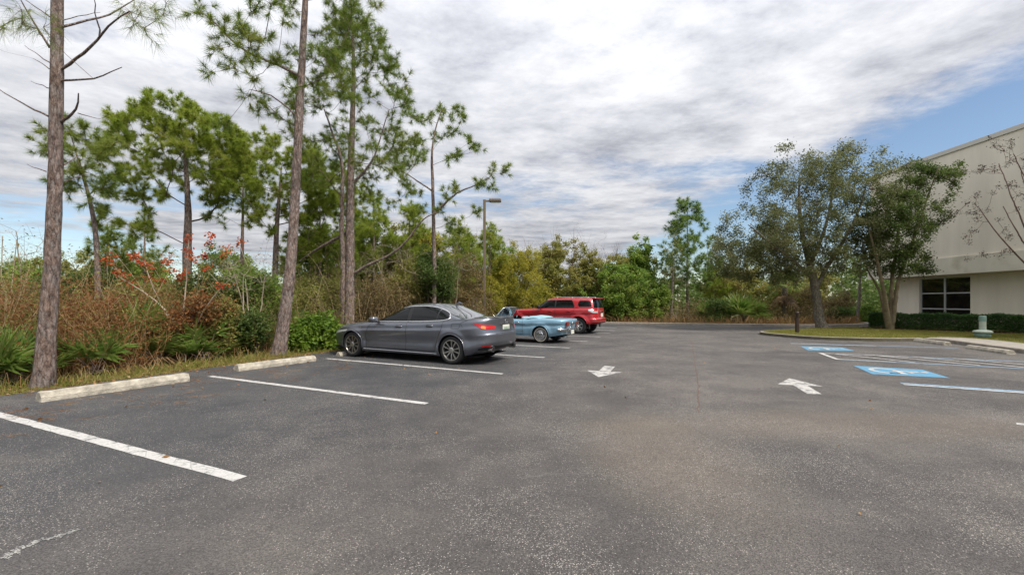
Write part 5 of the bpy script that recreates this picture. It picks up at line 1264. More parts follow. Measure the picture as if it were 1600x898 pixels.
Y2 = 12.3
tr2 = pxl([(434, 557), (440, 530), (452, 440), (459, 350), (464, 250), (469, 150), (474, 60), (479, -40), (483, -160), (486, -260)], Y2); tr2[0][2] = -0.05
rad2 = [0.225, 0.178, 0.148, 0.13, 0.117, 0.102, 0.088, 0.07, 0.045, 0.018]
T2 = []
for k in range(135):
    q = rg.uniform(0, 1) ** 0.9; py = 190 - q * 440; rm = (2.15 if py > -60 else 1.7) * (1 - 0.15 * q); a = rg.uniform(0, 2 * np.pi); r = rm * math.sqrt(rg.uniform(0.06, 1))
    c = at(np.interp(py, [-260, 60, 250], [486, 474, 464]), py, Y2); T2.append(c + [r * math.cos(a), r * math.sin(a), 0])
T2 = np.vstack([T2, px_targets([(305, 22), (318, 10), (330, 32), (345, 55), (352, 42), (362, 92), (372, 70), (340, 75), (395, 20), (385, 45), (400, 10), (410, 60)], Y2 - 0.4, 0.4, rg, 1, 0.05)])
ex2 = [(pxl([(470, 120), (430, 100), (392, 88), (365, 70), (345, 50), (330, 30), (312, 22)], Y2, np.linspace(0, -.4, 7)), list(np.linspace(0.04, 0.01, 7))),
       (pxl([(466, 185), (445, 165), (420, 148), (400, 142), (388, 140)], Y2, np.linspace(0, -.3, 5)), list(np.linspace(0.025, 0.008, 5)))]
pine('tall leaning pine behind the second wheel stop, just left of the grey sedan', tr2, rad2, T2, 22, dens=1.8, sub=4, nn=38, L=0.25, w=0.010, extra=ex2, zmin=5.6, group=PG, subr=0.36)

Y3 = 15.6
tr3 = pxl([(545, 520), (546, 480), (547, 420), (547, 340), (548, 260), (551, 180), (553, 110), (551, 50), (549, 14)], Y3); tr3[0][2] = -0.05
rad3 = [0.20, 0.165, 0.155, 0.14, 0.12, 0.09, 0.065, 0.04, 0.015]
T3 = []
for k in range(185):
    py = rg.uniform(18, 300); q = (py - 18) / 282; rm = 0.35 + 2.0 * min(1, q * 1.6) ** 0.8; a = rg.uniform(0, 2 * np.pi); r = rm * math.sqrt(rg.uniform(0.05, 1))
    T3.append(at(553, py, Y3) + [r * math.cos(a) + 0.25 * q, r * math.sin(a), rg.normal(0, .1)])
T3 = np.vstack([T3, px_targets([(600, 250), (622, 235), (640, 215), (655, 250), (612, 200), (640, 160), (628, 120), (612, 85), (600, 110), (590, 60), (505, 120), (497, 170), (510, 215)], Y3, 0.6, rg, 2, 0.12)])
ex3 = [(pxl([(536, 512), (535, 430), (533, 340), (534, 270), (530, 235), (518, 205), (508, 175)], Y3, np.linspace(0, -.4, 7)), list(np.linspace(0.10, 0.02, 7))),
       (pxl([(551, 428), (570, 416), (600, 402), (625, 388), (642, 368), (655, 350), (668, 338), (690, 330)], Y3 - 0.2, np.linspace(0.2, -.5, 8)), list(np.linspace(0.055, 0.012, 8))),
       (pxl([(546, 360), (520, 375), (492, 392), (470, 408)], Y3, [0, .1, .3, .5]), [.06, .05, .04, .02]),
       (pxl([(554, 285), (575, 262), (588, 240), (598, 205), (610, 170)], Y3, [0, -.1, -.2, -.3, -.4]), [.05, .04, .03, .02, .012])]
pine('tall conical pine standing close behind the grey sedan bonnet', tr3, rad3, T3, 23, dens=1.7, sub=4, nn=34, L=0.26, w=0.012, extra=ex3, zmin=5.0, group=PG, subr=0.38, rise=0.8)

# umbrella shaped pines
def dome(cx, cy, rx, ry, Y, n, rng, ymin=0.0, shell=0.62):
    c = at(cx, cy, Y); v = in_ellipsoid(rng, n, c, (rx * Y / FPX, rx * Y / FPX, ry * Y / FPX), shell); return v[v[:, 2] > c[2] - ymin * ry * Y / FPX]
UG = 'round-topped pines standing in the scrub'
Y4 = 18.0
tr4 = pxl([(291, 480), (292, 430), (293, 380), (294, 330), (292, 280), (288, 230), (285, 190)], Y4); tr4[0][2] = 0
T4 = np.vstack([dome(284, 255, 98, 98, Y4, 330, rg, 0.15, .78), dome(284, 265, 90, 70, Y4, 60, rg, 0.5, .3), px_targets([(150, 345), (165, 330), (185, 350), (205, 365), (175, 300), (195, 290), (215, 300), (235, 310), (260, 300), (190, 275), (225, 330), (160, 350), (350, 290), (365, 270), (345, 320), (330, 340), (240, 355), (205, 310)], Y4, 0.9, rg, 2, 0.2)])
pine('broad round-topped pine whose trunk rises behind the red-leaved sapling', tr4, [.20, .175, .15, .12, .085, .045, .015], T4, 24, 'needles_bright', dens=3.2, sub=5, nn=26, L=0.24, w=0.014, zmin=3.0, group=UG, rise=0.9, arch=0.02, subr=0.32)
Y5 = 19.5
tr5 = pxl([(428, 480), (430, 420), (432, 360), (436, 310), (440, 260)], Y5); tr5[0][2] = 0
T5 = np.vstack([dome(428, 300, 92, 98, Y5, 190, rg, 0.25), dome(505, 320, 62, 80, Y5 + .5, 120, rg, 0.3), px_targets([(390, 350), (405, 335), (420, 360), (470, 350), (540, 350), (525, 370), (500, 360), (480, 380)], Y5, 0.8, rg, 2, 0.25)])
pine('flat-topped bright green pine partly hidden by the leaning pine trunk', tr5, [.14, .125, .10, .07, .02], T5, 25, 'needles_bright', dens=3.2, sub=5, nn=26, L=0.24, w=0.015, zmin=2.6, group=UG, rise=0.9, arch=0.02, subr=0.33)
Y10 = 23.0
tr10 = pxl([(377, 480), (378, 420), (379, 360), (380, 300), (380, 250)], Y10); tr10[0][2] = 0
pine('slim pine with small tufted crown between the two round-topped pines', tr10, [.10, .09, .07, .045, .015], np.vstack([dome(378, 275, 42, 55, Y10, 60, rg, 0.8, 0.3), px_targets([(350, 345), (400, 350), (415, 320), (395, 310)], Y10, .6, rg, 2, .2)]), 26, 'needles', sub=4, nn=24, L=0.28, w=0.016, zmin=2.6, group=UG)
Y7 = 14.0
tr7 = pxl([(152, 500), (153, 430), (150, 360), (138, 300), (122, 250), (112, 215)], Y7); tr7[0][2] = 0
T7 = px_targets([(68, 215), (80, 205), (95, 210), (110, 200), (125, 205), (140, 215), (100, 232), (118, 238), (135, 240), (152, 228), (168, 222), (178, 230), (105, 262), (125, 268), (145, 262), (160, 285), (172, 300), (120, 285), (92, 285), (80, 240), (110, 300), (150, 320), (176, 275), (185, 290)], Y7, 0.8, rg, 2, 0.15)
pine('small ragged pine showing to the right of the nearest pine trunk', tr7, [.09, .08, .065, .05, .03, .012], T7, 27, 'needles', sub=4, nn=30, L=0.25, w=0.012, zmin=2.6, group=UG, rise=0.4)
Y6 = 19.5
tr6 = pxl([(678, 500), (679, 430), (678, 380), (677, 330), (676, 280), (674, 240), (680, 200), (690, 172)], Y6); tr6[0][2] = 0
T6 = px_targets([(715, 170), (722, 178), (735, 222), (742, 230), (690, 172), (698, 190), (655, 188), (645, 182), (668, 178), (640, 258), (625, 262), (608, 268), (700, 250), (712, 240), (745, 285), (768, 272), (785, 270), (760, 290), (720, 300), (700, 305), (655, 300), (660, 225), (648, 240), (735, 330), (700, 350), (690, 215), (705, 205), (682, 330), (650, 330), (715, 365)], Y6, 0.9, rg, 2, 0.16)
ex6 = [(pxl([(678, 335), (700, 312), (718, 298), (745, 288), (765, 278)], Y6, [0, -.1, -.2, -.3, -.4]), [.06, .045, .035, .025, .012]), (pxl([(677, 300), (655, 285), (630, 268), (608, 265)], Y6, [0, .1, .2, .3]), [.04, .03, .02, .01])]
pine('thin scraggly pine with sparse tufts above the grey sedan roof', tr6, [.10, .095, .085, .075, .065, .045, .03, .012], T6, 28, 'needles', sub=4, nn=30, L=0.27, w=0.013, extra=ex6, zmin=3.5, group=UG, rise=0.5)

def cone_pine(px, ytop, ybot, hw, Y, seed, label, mat='needles_far', n=70, group='smaller pines in the thicket', lean=0, **kw):
    rng = np.random.RandomState(seed)
    tr = pxl([(px, 500), (px + lean * .3, (ytop + 3 * ybot) / 4), (px + lean * .7, (ytop + ybot) / 2), (px + lean, ytop)], Y); tr[0][2] = 0
    T = []
    for k in range(n):
        py = ytop + (ybot - ytop) * rng.uniform(0.02, 1) ** 0.85; q = (py - ytop) / (ybot - ytop); r = hw * Y / FPX * (0.15 + 0.95 * min(1, q * 1.7)) * math.sqrt(rng.uniform(0.05, 1)) * (1 if q < .8 else .8); a = rng.uniform(0, 2 * np.pi)
        T.append(at(px + lean * (1 - q), py, Y) + [r * math.cos(a), r * math.sin(a), 0])
    kw.setdefault('nn', 24); kw.setdefault('L', 0.30); kw.setdefault('w', 0.017); kw.setdefault('sub', 4); kw.setdefault('subr', .42)
    return pine(label, tr, [.10, .075, .045, .012], np.array(T), seed, mat, zmin=1.0, group=group, **kw)
cone_pine(168, 348, 440, 30, 21, 31, 'short dark pine left of the red-leaved sapling', 'needles', 40)
cone_pine(226, 335, 440, 26, 23, 32, 'short pine below the low limb of the broad round-topped pine', 'needles', 36)
cone_pine(584, 300, 430, 38, 24, 33, 'bushy pine just right of the conical pine trunk', 'needles_bright', 80, sub=5)
cone_pine(640, 318, 440, 40, 25, 34, 'bushy pine behind the rising bare limb', 'needles_bright', 80, sub=5)
cone_pine(716, 340, 440, 36, 25.5, 35, 'yellowish bushy pine just left of the lamp post', 'needles_bright', 70)
cone_pine(765, 352, 420, 26, 28, 36, 'bright young pine touching the lamp post on its right', 'needles_bright', 46)
cone_pine(500, 300, 450, 50, 22, 37, 'dense pine filling the gap between the two leaning trunks', 'needles_bright', 90, sub=5)
cone_pine(1074, 306, 452, 44, 33, 38, 'lone upright pine at the far kerb left of the oak', 'needles_far', 150, sub=4, L=.34, w=.02)
cone_pine(1118, 420, 470, 18, 32.5, 39, 'young bright pine tucked under the oak crown', 'needles_bright', 26)
cone_pine(1315, 385, 470, 30, 42, 40, 'distant pine seen through the gap right of the oak trunk', 'needles_far', 50)
cone_pine(1345, 395, 480, 26, 38, 41, 'distant pine seen beside the window end of the building', 'needles_far', 40)
cone_pine(465, 385, 470, 44, 26, 42, 'far green pine low between the leaning trunks', 'needles', 50)
cone_pine(30, 405, 470, 30, 27, 43, 'far low pine at the left edge', 'needles', 36)

# ------------------------------------------------------------------ oak and other planted trees
Yo = 23.2
tro = pxl([(1285, 519), (1281, 505), (1277, 470), (1271, 435), (1262, 400), (1252, 360), (1248, 310), (1250, 270)], Yo, [0, 0, 0, 0, .1, .2, .2, .2]); tro[0][2] = KH - .05
lim = [(pxl([(1275, 452), (1290, 420), (1312, 385), (1335, 350), (1350, 310), (1358, 275)], Yo, [0, -.2, -.6, -1, -1.2, -1.3]), [.12, .10, .085, .065, .045, .02]),
       (pxl([(1271, 436), (1250, 415), (1222, 392), (1195, 370), (1170, 350)], Yo, [0, -.4, -.9, -1.3, -1.6]), [.11, .09, .07, .05, .02]),
       (pxl([(1266, 412), (1280, 375), (1292, 330), (1300, 285), (1302, 250)], Yo, [0, .6, 1.1, 1.5, 1.7]), [.10, .085, .065, .045, .02])]
To = np.vstack([in_ellipsoid(rg, 150, at(1270, 325, Yo), (3.9, 3.4, 2.9), .15), in_ellipsoid(rg, 95, at(1190, 372, Yo), (2.7, 2.6, 1.7), .15), in_ellipsoid(rg, 50, at(1335, 300, Yo), (2.4, 2.6, 2.4), .15), in_ellipsoid(rg, 34, at(1255, 262, Yo), (2.6, 2.2, 1.3), .1), in_ellipsoid(rg, 60, at(1310, 395, Yo), (2.4, 2.5, 1.3), .1), in_ellipsoid(rg, 60, at(1168, 402, Yo), (2.1, 2.0, 1.2), .1), in_ellipsoid(rg, 30, at(1225, 425, Yo), (1.5, 1.5, .7), .1)])
broadleaf('oak_tree', 'broad live oak with grey-green crown on the grass island', 'oak tree', [(tro, [.36, .25, .205, .19, .15, .11, .07, .025])] + lim, To, 51, 'oak_leaves', 165, .120, .44, sub=5, asp=.45, zmin=3.0, rise=.7, tip=.007, flat=.3)
Yl = 22.0
ft = at(1390, 518, Yl); ft[2] = KH - .03
lt = [(pxl([(1389, 518), (1385, 480), (1379, 445), (1370, 405), (1358, 360)], Yl, [0, -.1, -.3, -.5, -.8]), [.13, .10, .08, .06, .03]),
      (pxl([(1391, 517), (1391, 470), (1394, 430), (1401, 380), (1410, 310), (1420, 270)], Yl, [0, .1, .2, .4, .5, .5]), [.12, .10, .085, .065, .045, .02]),
      (pxl([(1393, 517), (1398, 475), (1402, 440), (1418, 395), (1440, 335), (1458, 285), (1470, 255)], Yl, [0, -.1, -.2, -.3, -.4, -.4, -.4]), [.11, .09, .075, .06, .045, .03, .015]),
      (pxl([(1388, 518), (1382, 490), (1374, 455), (1352, 415)], Yl, [0, .2, .5, .9]), [.10, .08, .06, .03])]
for q in lt: q[0][0][2] = KH - .03
Tl = np.vstack([in_ellipsoid(rg, 110, at(1385, 355, Yl), (1.6, 1.7, 2.0), .1), in_ellipsoid(rg, 55, at(1435, 310, Yl), (1.5, 1.5, 1.8), .1), in_ellipsoid(rg, 22, at(1468, 275, Yl), (.8, .9, .8), .1), in_ellipsoid(rg, 40, at(1405, 412, Yl), (1.5, 1.3, .7), .1)])
broadleaf('ligustrum_tree', 'multi-stemmed dark green tree leaning over the hedge against the cream wall', 'tree', lt, Tl, 52, 'ligustrum_leaves', 165, .11, .34, sub=5, asp=.5, bark='smooth_bark', zmin=2.2, rise=.9, tip=.006)
# bare crape myrtle, seed pods at the tips
Yc = 17.6; cb = np.array([at(1655, 500, Yc)[0], Yc, KH - .03])
ct = []
for xs in ([(1630, 440), (1590, 400), (1555, 362), (1530, 325)], [(1640, 440), (1610, 370), (1582, 310), (1560, 255)], [(1646, 440), (1622, 350), (1604, 290), (1580, 240)], [(1640, 450), (1615, 400), (1590, 360), (1570, 320)], [(1648, 440), (1630, 380), (1612, 320), (1600, 270)], [(1655, 440), (1655, 370), (1640, 300), (1625, 240)], [(1662, 440), (1672, 370), (1690, 300), (1700, 240)], [(1668, 450), (1690, 390), (1715, 330)]):
    p = np.vstack([cb, pxl(xs, Yc, rg.uniform(-.25, .25, len(xs)))]); ct.append((p, list(np.linspace(.045, .014, len(p)))))
Tc = px_targets([(1548, 228), (1560, 224), (1572, 240), (1520, 262), (1530, 268), (1545, 265), (1518, 318), (1530, 305), (1515, 335), (1540, 330), (1555, 300), (1565, 270), (1580, 250), (1590, 230), (1578, 290), (1492, 333), (1500, 336), (1540, 345), (1560, 350), (1518, 362), (1530, 370), (1580, 370), (1532, 405), (1550, 398), (1590, 330), (1595, 300), (1570, 395), (1600, 255), (1585, 310), (1620, 225), (1640, 215), (1660, 210), (1690, 225), (1720, 270), (1735, 310), (1700, 260), (1650, 260), (1680, 320), (1730, 360)], Yc, 0.6, rg, 2, .22)
broadleaf('crape_myrtle', 'bare leafless tree with dark seed pods at the right edge by the building', 'tree', ct, Tc, 53, 'pods', 36, .05, .17, sub=5, asp=.75, bark='twig_bark', zmin=1.2, rise=.6, tip=.0055, kt=8)
# hedge
hr = np.random.RandomState(6); hb, hf = MB(), MB(); HL = np.linalg.norm(hedge_b - hedge_a)
N = 52000; s = hr.uniform(0, HL, N); w = hr.uniform(-.42, .42, N); z = hr.uniform(0.05, .72, N)
sh = hr.rand(N) < .78; face = hr.randint(0, 4, N)
w = np.where(sh & (face == 0), -.42 + hr.normal(0, .03, N), w); w = np.where(sh & (face == 1), .42 + hr.normal(0, .03, N), w); z = np.where(sh & (face >= 2), .72 + hr.normal(0, .028, N), z); w = np.where(sh & (face >= 2), hr.uniform(-.44, .44, N), w)
e = hr.rand(N) < .03; s = np.where(e, hr.normal(0, .03, N), s)
z = z + .03 * np.sin(s * 3.1) + .02 * np.sin(s * 7.3)
hp = np.c_[hedge_a[0] + hd[0] * s + hn[0] * w, hedge_a[1] + hd[1] * s + hn[1] * w, z + KH]
leaves_into(hf, hp, hr, .068, .6, .2)
ns = 500; s2 = hr.uniform(0.05, HL, ns); w2 = hr.uniform(-.3, .3, ns)
sb = np.c_[hedge_a[0] + hd[0] * s2 + hn[0] * w2, hedge_a[1] + hd[1] * s2 + hn[1] * w2, np.full(ns, KH - .02)]
stalks_into(hb, sb, np.c_[hr.normal(0, .15, ns), hr.normal(0, .15, ns), hr.uniform(.45, .66, ns)], hr.normal(0, .05, (ns, 3)), .007, hr)
ho = hb.build('hedge', M['twig_bark'], loc=(hedge_a[0], hedge_a[1], KH)); tag(ho, 'low clipped dark green hedge along the foot of the cream building', 'hedge')
hf.build('foliage', M['hedge_leaves'], ho, loc=(hedge_a[0], hedge_a[1], KH)).location = (0, 0, 0)

# ------------------------------------------------------------------ thicket on the left
TG = 'shrubs of the thicket left of the lot'
shrub('rust_leaves', 'rusty shrub just right of the nearest pine at knee height', 118, 478, 10.2, 42, 110, group=TG, n_tar=70, n_leaf=60, leaf=.065)
shrub('rust_leaves', 'orange-brown shrub behind the middle of the long wheel stop', 205, 452, 11.0, 50, 111, group=TG, n_tar=80, n_leaf=60, leaf=.07)
shrub('rust_leaves', 'orange-brown shrub right of the sapling base', 308, 455, 11.6, 46, 112, group=TG, n_tar=80, n_leaf=60, leaf=.07)
shrub('olive_leaves', 'olive shrub between the sapling and the leaning pine', 345, 472, 12.0, 38, 113, group=TG, n_tar=70, n_leaf=60, leaf=.07)
shrub('green_leaves', 'green shrub at the left edge nearest the viewer', -5, 475, 10.4, 55, 114, group=TG, n_tar=70, n_leaf=60, leaf=.07)
shrub('tan_leaves', 'tan dried shrub left of the nearest pine trunk', 48, 462, 10.8, 40, 115, group=TG, n_tar=70, n_leaf=50, leaf=.065)
shrub('olive_leaves', 'olive shrub filling the left edge beyond the nearest pine', 15, 430, 12.5, 75, 61, group=TG, n_tar=90, n_leaf=70, leaf=.085)
shrub('dark_leaves', 'dark shrub behind the nearest pine trunk', 100, 408, 18, 75, 62, group=TG, n_tar=90, n_leaf=80, leaf=.10)
shrub('rust_leaves', 'low rust-brown shrub right of the nearest pine trunk', 150, 455, 12.2, 60, 63, group=TG, n_tar=80, n_leaf=60, leaf=.075)
shrub('green_leaves', 'yellow-green low shrub below the red-leaved sapling', 175, 500, 10.6, 42, 64, group=TG, n_tar=60, n_leaf=60, leaf=.07)
shrub('olive_leaves', 'olive shrub standing under the broad round-topped pine', 230, 425, 15, 70, 65, group=TG, n_tar=100, n_leaf=70, leaf=.09)
shrub('rust_leaves', 'rust-brown shrub among the bare stems of the sapling', 245, 470, 12.0, 46, 66, group=TG, n_tar=60, n_leaf=55, leaf=.07)
shrub('dark_leaves', 'deep green shrub left of the leaning pine', 352, 418, 14.2, 56, 67, group=TG, n_tar=100, n_leaf=80, leaf=.09)
shrub('green_leaves', 'leafy green shrub touching the leaning pine trunk on its left', 398, 405, 14.2, 52, 68, group=TG, n_tar=100, n_leaf=80, leaf=.09)
shrub('dark_leaves', 'low green shrub at the leaning pine base', 395, 485, 12.3, 30, 69, group=TG, n_tar=50, n_leaf=70, leaf=.08)
shrub('olive_leaves', 'olive brushy shrub between the leaning pine and the conical pine', 496, 432, 16.5, 55, 70, group=TG, n_tar=90, n_leaf=60, leaf=.09)
shrub('bright_leaves', 'bright green broad-leaved bush at the grey sedan nose', 510, 494, 14.0, 36, 71, cat='bush', group=TG, n_tar=70, n_leaf=90, leaf=.13, low=0.0)
shrub('bright_leaves', 'small bright green bush right of the leaning pine base', 466, 505, 13.2, 24, 72, cat='bush', group=TG, n_tar=40, n_leaf=80, leaf=.12, low=0.0)
shrub('tan_leaves', 'tan dried shrub behind the grey sedan windscreen', 590, 420, 18.5, 55, 73, group=TG, n_tar=90, n_leaf=50, leaf=.08)
shrub('olive_leaves', 'olive shrub behind the grey sedan roof', 640, 400, 21, 60, 74, group=TG, n_tar=100, n_leaf=70, leaf=.10, bare=50)
shrub('dark_leaves', 'rounded dark green bush above the grey sedan rear window', 676, 386, 20.0, 36, 75, cat='bush', group=TG, n_tar=90, n_leaf=110, leaf=.09, low=.3)
shrub('tan_leaves', 'tan viny shrub left of the lamp post', 722, 395, 22.5, 52, 76, group=TG, n_tar=100, n_leaf=50, leaf=.09, bare=60)
shrub('yellow_leaves', 'loose yellow-green willow right of the lamp post', 805, 372, 28.5, 56, 77, cat='tree', name='willow_tree', n_tar=150, n_leaf=80, leaf=.12, asp=.3, droop=.35, bare=40, low=.1)
shrub('yellow_leaves', 'smaller yellowish bush low behind the lamp post', 768, 425, 26.5, 32, 78, cat='bush', group=TG, n_tar=60, n_leaf=70, leaf=.11, asp=.35, droop=.3)
BG = 'shrubby trees beyond the far kerb'
shrub('olive_leaves', 'olive leafy tree directly behind the red off-roader roof', 868, 362, 33.5, 48, 81, cat='tree', name='shrubby_tree', group=BG, n_tar=140, n_leaf=90, leaf=.13, bare=70, low=.05)
shrub('olive_leaves', 'tall olive tree with bare grey twigs on top behind the red off-roader tail', 932, 358, 34.5, 60, 82, cat='tree', name='shrubby_tree', group=BG, n_tar=170, n_leaf=90, leaf=.13, bare=110, low=.05)
shrub('green_leaves', 'bright green open-topped tree right of the bare-twigged olive tree', 1002, 362, 35, 40, 83, cat='tree', name='shrubby_tree', group=BG, n_tar=110, n_leaf=70, leaf=.16, low=.2)
shrub('green_leaves', 'wide deep green bush low behind the red off-roader tail', 965, 408, 32.0, 66, 84, cat='bush', group=BG, n_tar=150, n_leaf=110, leaf=.13, low=.0)
shrub('green_leaves', 'round green bush left of the lone upright pine', 1025, 412, 32.5, 42, 85, cat='bush', group=BG, n_tar=110, n_leaf=90, leaf=.13, low=.0)
shrub('olive_leaves', 'olive mossy tree right of the lone upright pine', 1140, 385, 33.5, 50, 86, cat='tree', name='shrubby_tree', group=BG, n_tar=130, n_leaf=80, leaf=.13, low=.1)
shrub('dark_leaves', 'dark bush in front of the mossy olive tree', 1118, 462, 30.5, 34, 87, cat='bush', group=BG, n_tar=70, n_leaf=90, leaf=.11, low=.0)
shrub('olive_leaves', 'grey-olive bush behind the cabbage palm', 1195, 430, 34, 48, 88, cat='bush', group=BG, n_tar=100, n_leaf=80, leaf=.12, low=.0)
shrub('tan_leaves', 'tan twiggy bush left of the oak trunk', 1250, 445, 33, 36, 89, cat='bush', group=BG, n_tar=80, n_leaf=30, leaf=.10, bare=90, low=.0)
shrub('tan_leaves', 'brown twiggy bush right of the oak trunk', 1305, 450, 33, 32, 90, cat='bush', group=BG, n_tar=70, n_leaf=30, leaf=.10, bare=90, low=.0)
shrub('green_leaves', 'yellow-green bush at the end of the far road', 1345, 478, 32, 28, 91, cat='bush', group=BG, n_tar=60, n_leaf=80, leaf=.11, low=.0)
shrub('dark_leaves', 'small dark bush at the building corner end of the far road', 1316, 482, 31, 16, 92, cat='bush', group=BG, n_tar=40, n_leaf=80, leaf=.10, low=.0)
shrub('yellow_leaves', 'yellow-green bush at the willow foot behind the convertible', 850, 440, 30.5, 40, 93, cat='bush', group=BG, n_tar=80, n_leaf=70, leaf=.12, low=.0)
shrub('green_leaves', 'far rounded green tree at the left edge behind the nearest pine', 30, 392, 25, 60, 120, cat='tree', name='leafy_tree', group='far trees over the left thicket', n_tar=110, n_leaf=80, leaf=.12)
shrub('olive_leaves', 'far olive tree showing between the nearest pine and the red-leaved sapling', 130, 385, 26, 62, 121, cat='tree', name='leafy_tree', group='far trees over the left thicket', n_tar=110, n_leaf=80, leaf=.12)
shrub('green_leaves', 'far green tree under the low limb of the broad round-topped pine', 225, 392, 27, 56, 122, cat='tree', name='leafy_tree', group='far trees over the left thicket', n_tar=110, n_leaf=80, leaf=.12)
shrub('green_leaves', 'far green tree left of the leaning pine, behind the bare sapling', 350, 380, 26, 60, 123, cat='tree', name='leafy_tree', group='far trees over the left thicket', n_tar=120, n_leaf=80, leaf=.12)
MG = 'leafy trees behind the parked cars'
shrub('green_leaves', 'tall leafy green tree right of the conical pine trunk', 560, 312, 25, 46, 95, cat='tree', name='leafy_tree', group=MG, n_tar=140, n_leaf=90, leaf=.12, low=.15)
shrub('olive_leaves', 'yellow-olive tree filling in behind the rising bare limb', 620, 318, 26.5, 50, 96, cat='tree', name='leafy_tree', group=MG, n_tar=140, n_leaf=80, leaf=.12, low=.1)
shrub('yellow_leaves', 'pale yellow-green tree behind the thin scraggly pine', 668, 335, 28, 46, 97, cat='tree', name='leafy_tree', group=MG, n_tar=130, n_leaf=80, leaf=.12, low=.1, bare=40)
shrub('olive_leaves', 'olive tree just left of the lamp post, topped with bare twigs', 725, 348, 29, 46, 98, cat='tree', name='leafy_tree', group=MG, n_tar=130, n_leaf=90, leaf=.12, low=.05, bare=60)
shrub('green_leaves', 'green tree between the lamp post and the willow top', 775, 358, 32, 42, 99, cat='tree', name='leafy_tree', group=MG, n_tar=130, n_leaf=90, leaf=.12, low=.05, bare=40)
shrub('green_leaves', 'dark leafy tree behind the two leaning trunks', 498, 330, 23, 60, 100, cat='tree', name='leafy_tree', group=MG, n_tar=130, n_leaf=90, leaf=.12, low=.05)
shrub('olive_leaves', 'olive tree behind the oak trunk', 1255, 418, 37, 60, 101, cat='tree', name='leafy_tree', group=MG, n_tar=130, n_leaf=80, leaf=.14, low=.05)
# slim bare trunks right of the oak
for px, py, Y, lab in ((1342, 425, 30.5, 'slim bare grey trunk left of the window end of the building'), (1050, 420, 31.5, 'bare leaning stem at the lone upright pine')):
    p = pxl([(px - 3, 508), (px, 470), (px + 1, py + 20), (px + 3, py - 15)], Y); p[0][2] = 0
    broadleaf('sapling', lab, 'tree', [(p, [.10, .085, .07, .03])], in_ellipsoid(rg, 26, at(px + 2, py - 20, Y), (1.4, 1.4, 1.6)), 300 + px, 'olive_leaves', 36, .11, .4, sub=4, bark='grey_bark', zmin=1.5)
# red-leaved sapling
Yr = 11.2
rb = gnd(288, 563)
rp = [(np.vstack([rb, pxl([(282, 520), (268, 492), (245, 468), (215, 450), (185, 432)], Yr, [0, 0, -.1, -.2, -.2])]), list(np.linspace(.035, .010, 6))),
      (np.vstack([rb, pxl([(290, 515), (292, 470), (296, 430), (297, 385)], Yr, [0, .1, .2, .2])]), list(np.linspace(.03, .009, 5))),
      (np.vstack([rb, pxl([(305, 505), (325, 470), (350, 440), (385, 415)], Yr, [0, -.1, -.2, -.3])]), list(np.linspace(.028, .008, 5))),
      (np.vstack([rb, pxl([(275, 520), (255, 480), (235, 440), (228, 410)], Yr, [0, .2, .3, .3])]), list(np.linspace(.026, .008, 5)))]
Tr = px_targets([(168, 400), (176, 412), (186, 425), (195, 430), (205, 398), (213, 404), (222, 414), (230, 420), (258, 402), (263, 412), (270, 424), (278, 432), (297, 375), (298, 390), (296, 402), (292, 428), (322, 380), (330, 372), (345, 392), (355, 388), (318, 402), (372, 380), (330, 420), (205, 440), (250, 440), (240, 430), (340, 450)], Yr, .5, rg, 1, .05)
broadleaf('maple_sapling', 'spindly sapling with clusters of red leaves behind the wheel stop', 'sapling', rp, Tr, 54, 'red_leaves', 50, .085, .15, sub=3, asp=.55, bark='pale_twig', twig='pale_twig', zmin=.4, rise=.5, tip=.005, kt=6, droop=.4)
# bare vine-tangled saplings
def bare_tree(px, ytop, Y, hw, seed, label, n=40):
    rng = np.random.RandomState(seed); b = at(px, 490, Y); b[2] = 0
    tr = []
    for k in range(4):
        e = at(px + rng.uniform(-.5, .5) * hw, ytop + rng.uniform(.15, .5) * (480 - ytop), Y) + [0, rng.uniform(-.4, .4), 0]; m = (b + e) / 2 + rng.normal(0, .15, 3)
        tr.append((np.array([b + rng.normal(0, .06, 3) * [1, 1, 0], m, e]), [.024, .018, .010]))
    T = in_ellipsoid(rng, n, at(px, (ytop + 460) / 2, Y), (hw * Y / FPX, hw * Y / FPX, (460 - ytop) / 2 * Y / FPX), .2)
    broadleaf('bare_tree', label, 'bare tree', tr, T, seed, 'tan_leaves', 8, .06, .5, sub=4, bark='pale_twig', twig='pale_twig', zmin=.3, rise=.5, tip=.005, kt=6, wig=.10, group='bare winter saplings in the thicket')
bare_tree(12, 335, 13, 55, 401, 'bare twiggy sapling at the far left edge')
bare_tree(390, 400, 12.9, 45, 402, 'bare pale sapling left of the leaning pine', 30)
bare_tree(615, 375, 19.5, 60, 403, 'bare viny sapling behind the grey sedan roof', 50)
bare_tree(700, 370, 21, 45, 404, 'bare tan sapling left of the lamp post', 40)
bare_tree(820, 385, 31, 40, 405, 'bare grey sapling beside the willow', 36)
bare_tree(1055, 400, 31.6, 30, 406, 'bare stems clustered at the lone upright pine', 40)
bare_tree(1275, 400, 35, 55, 407, 'grey leafless tree seen behind the oak trunk', 60)
bare_tree(905, 350, 35.5, 60, 408, 'grey leafless tree top rising over the olive trees', 70)

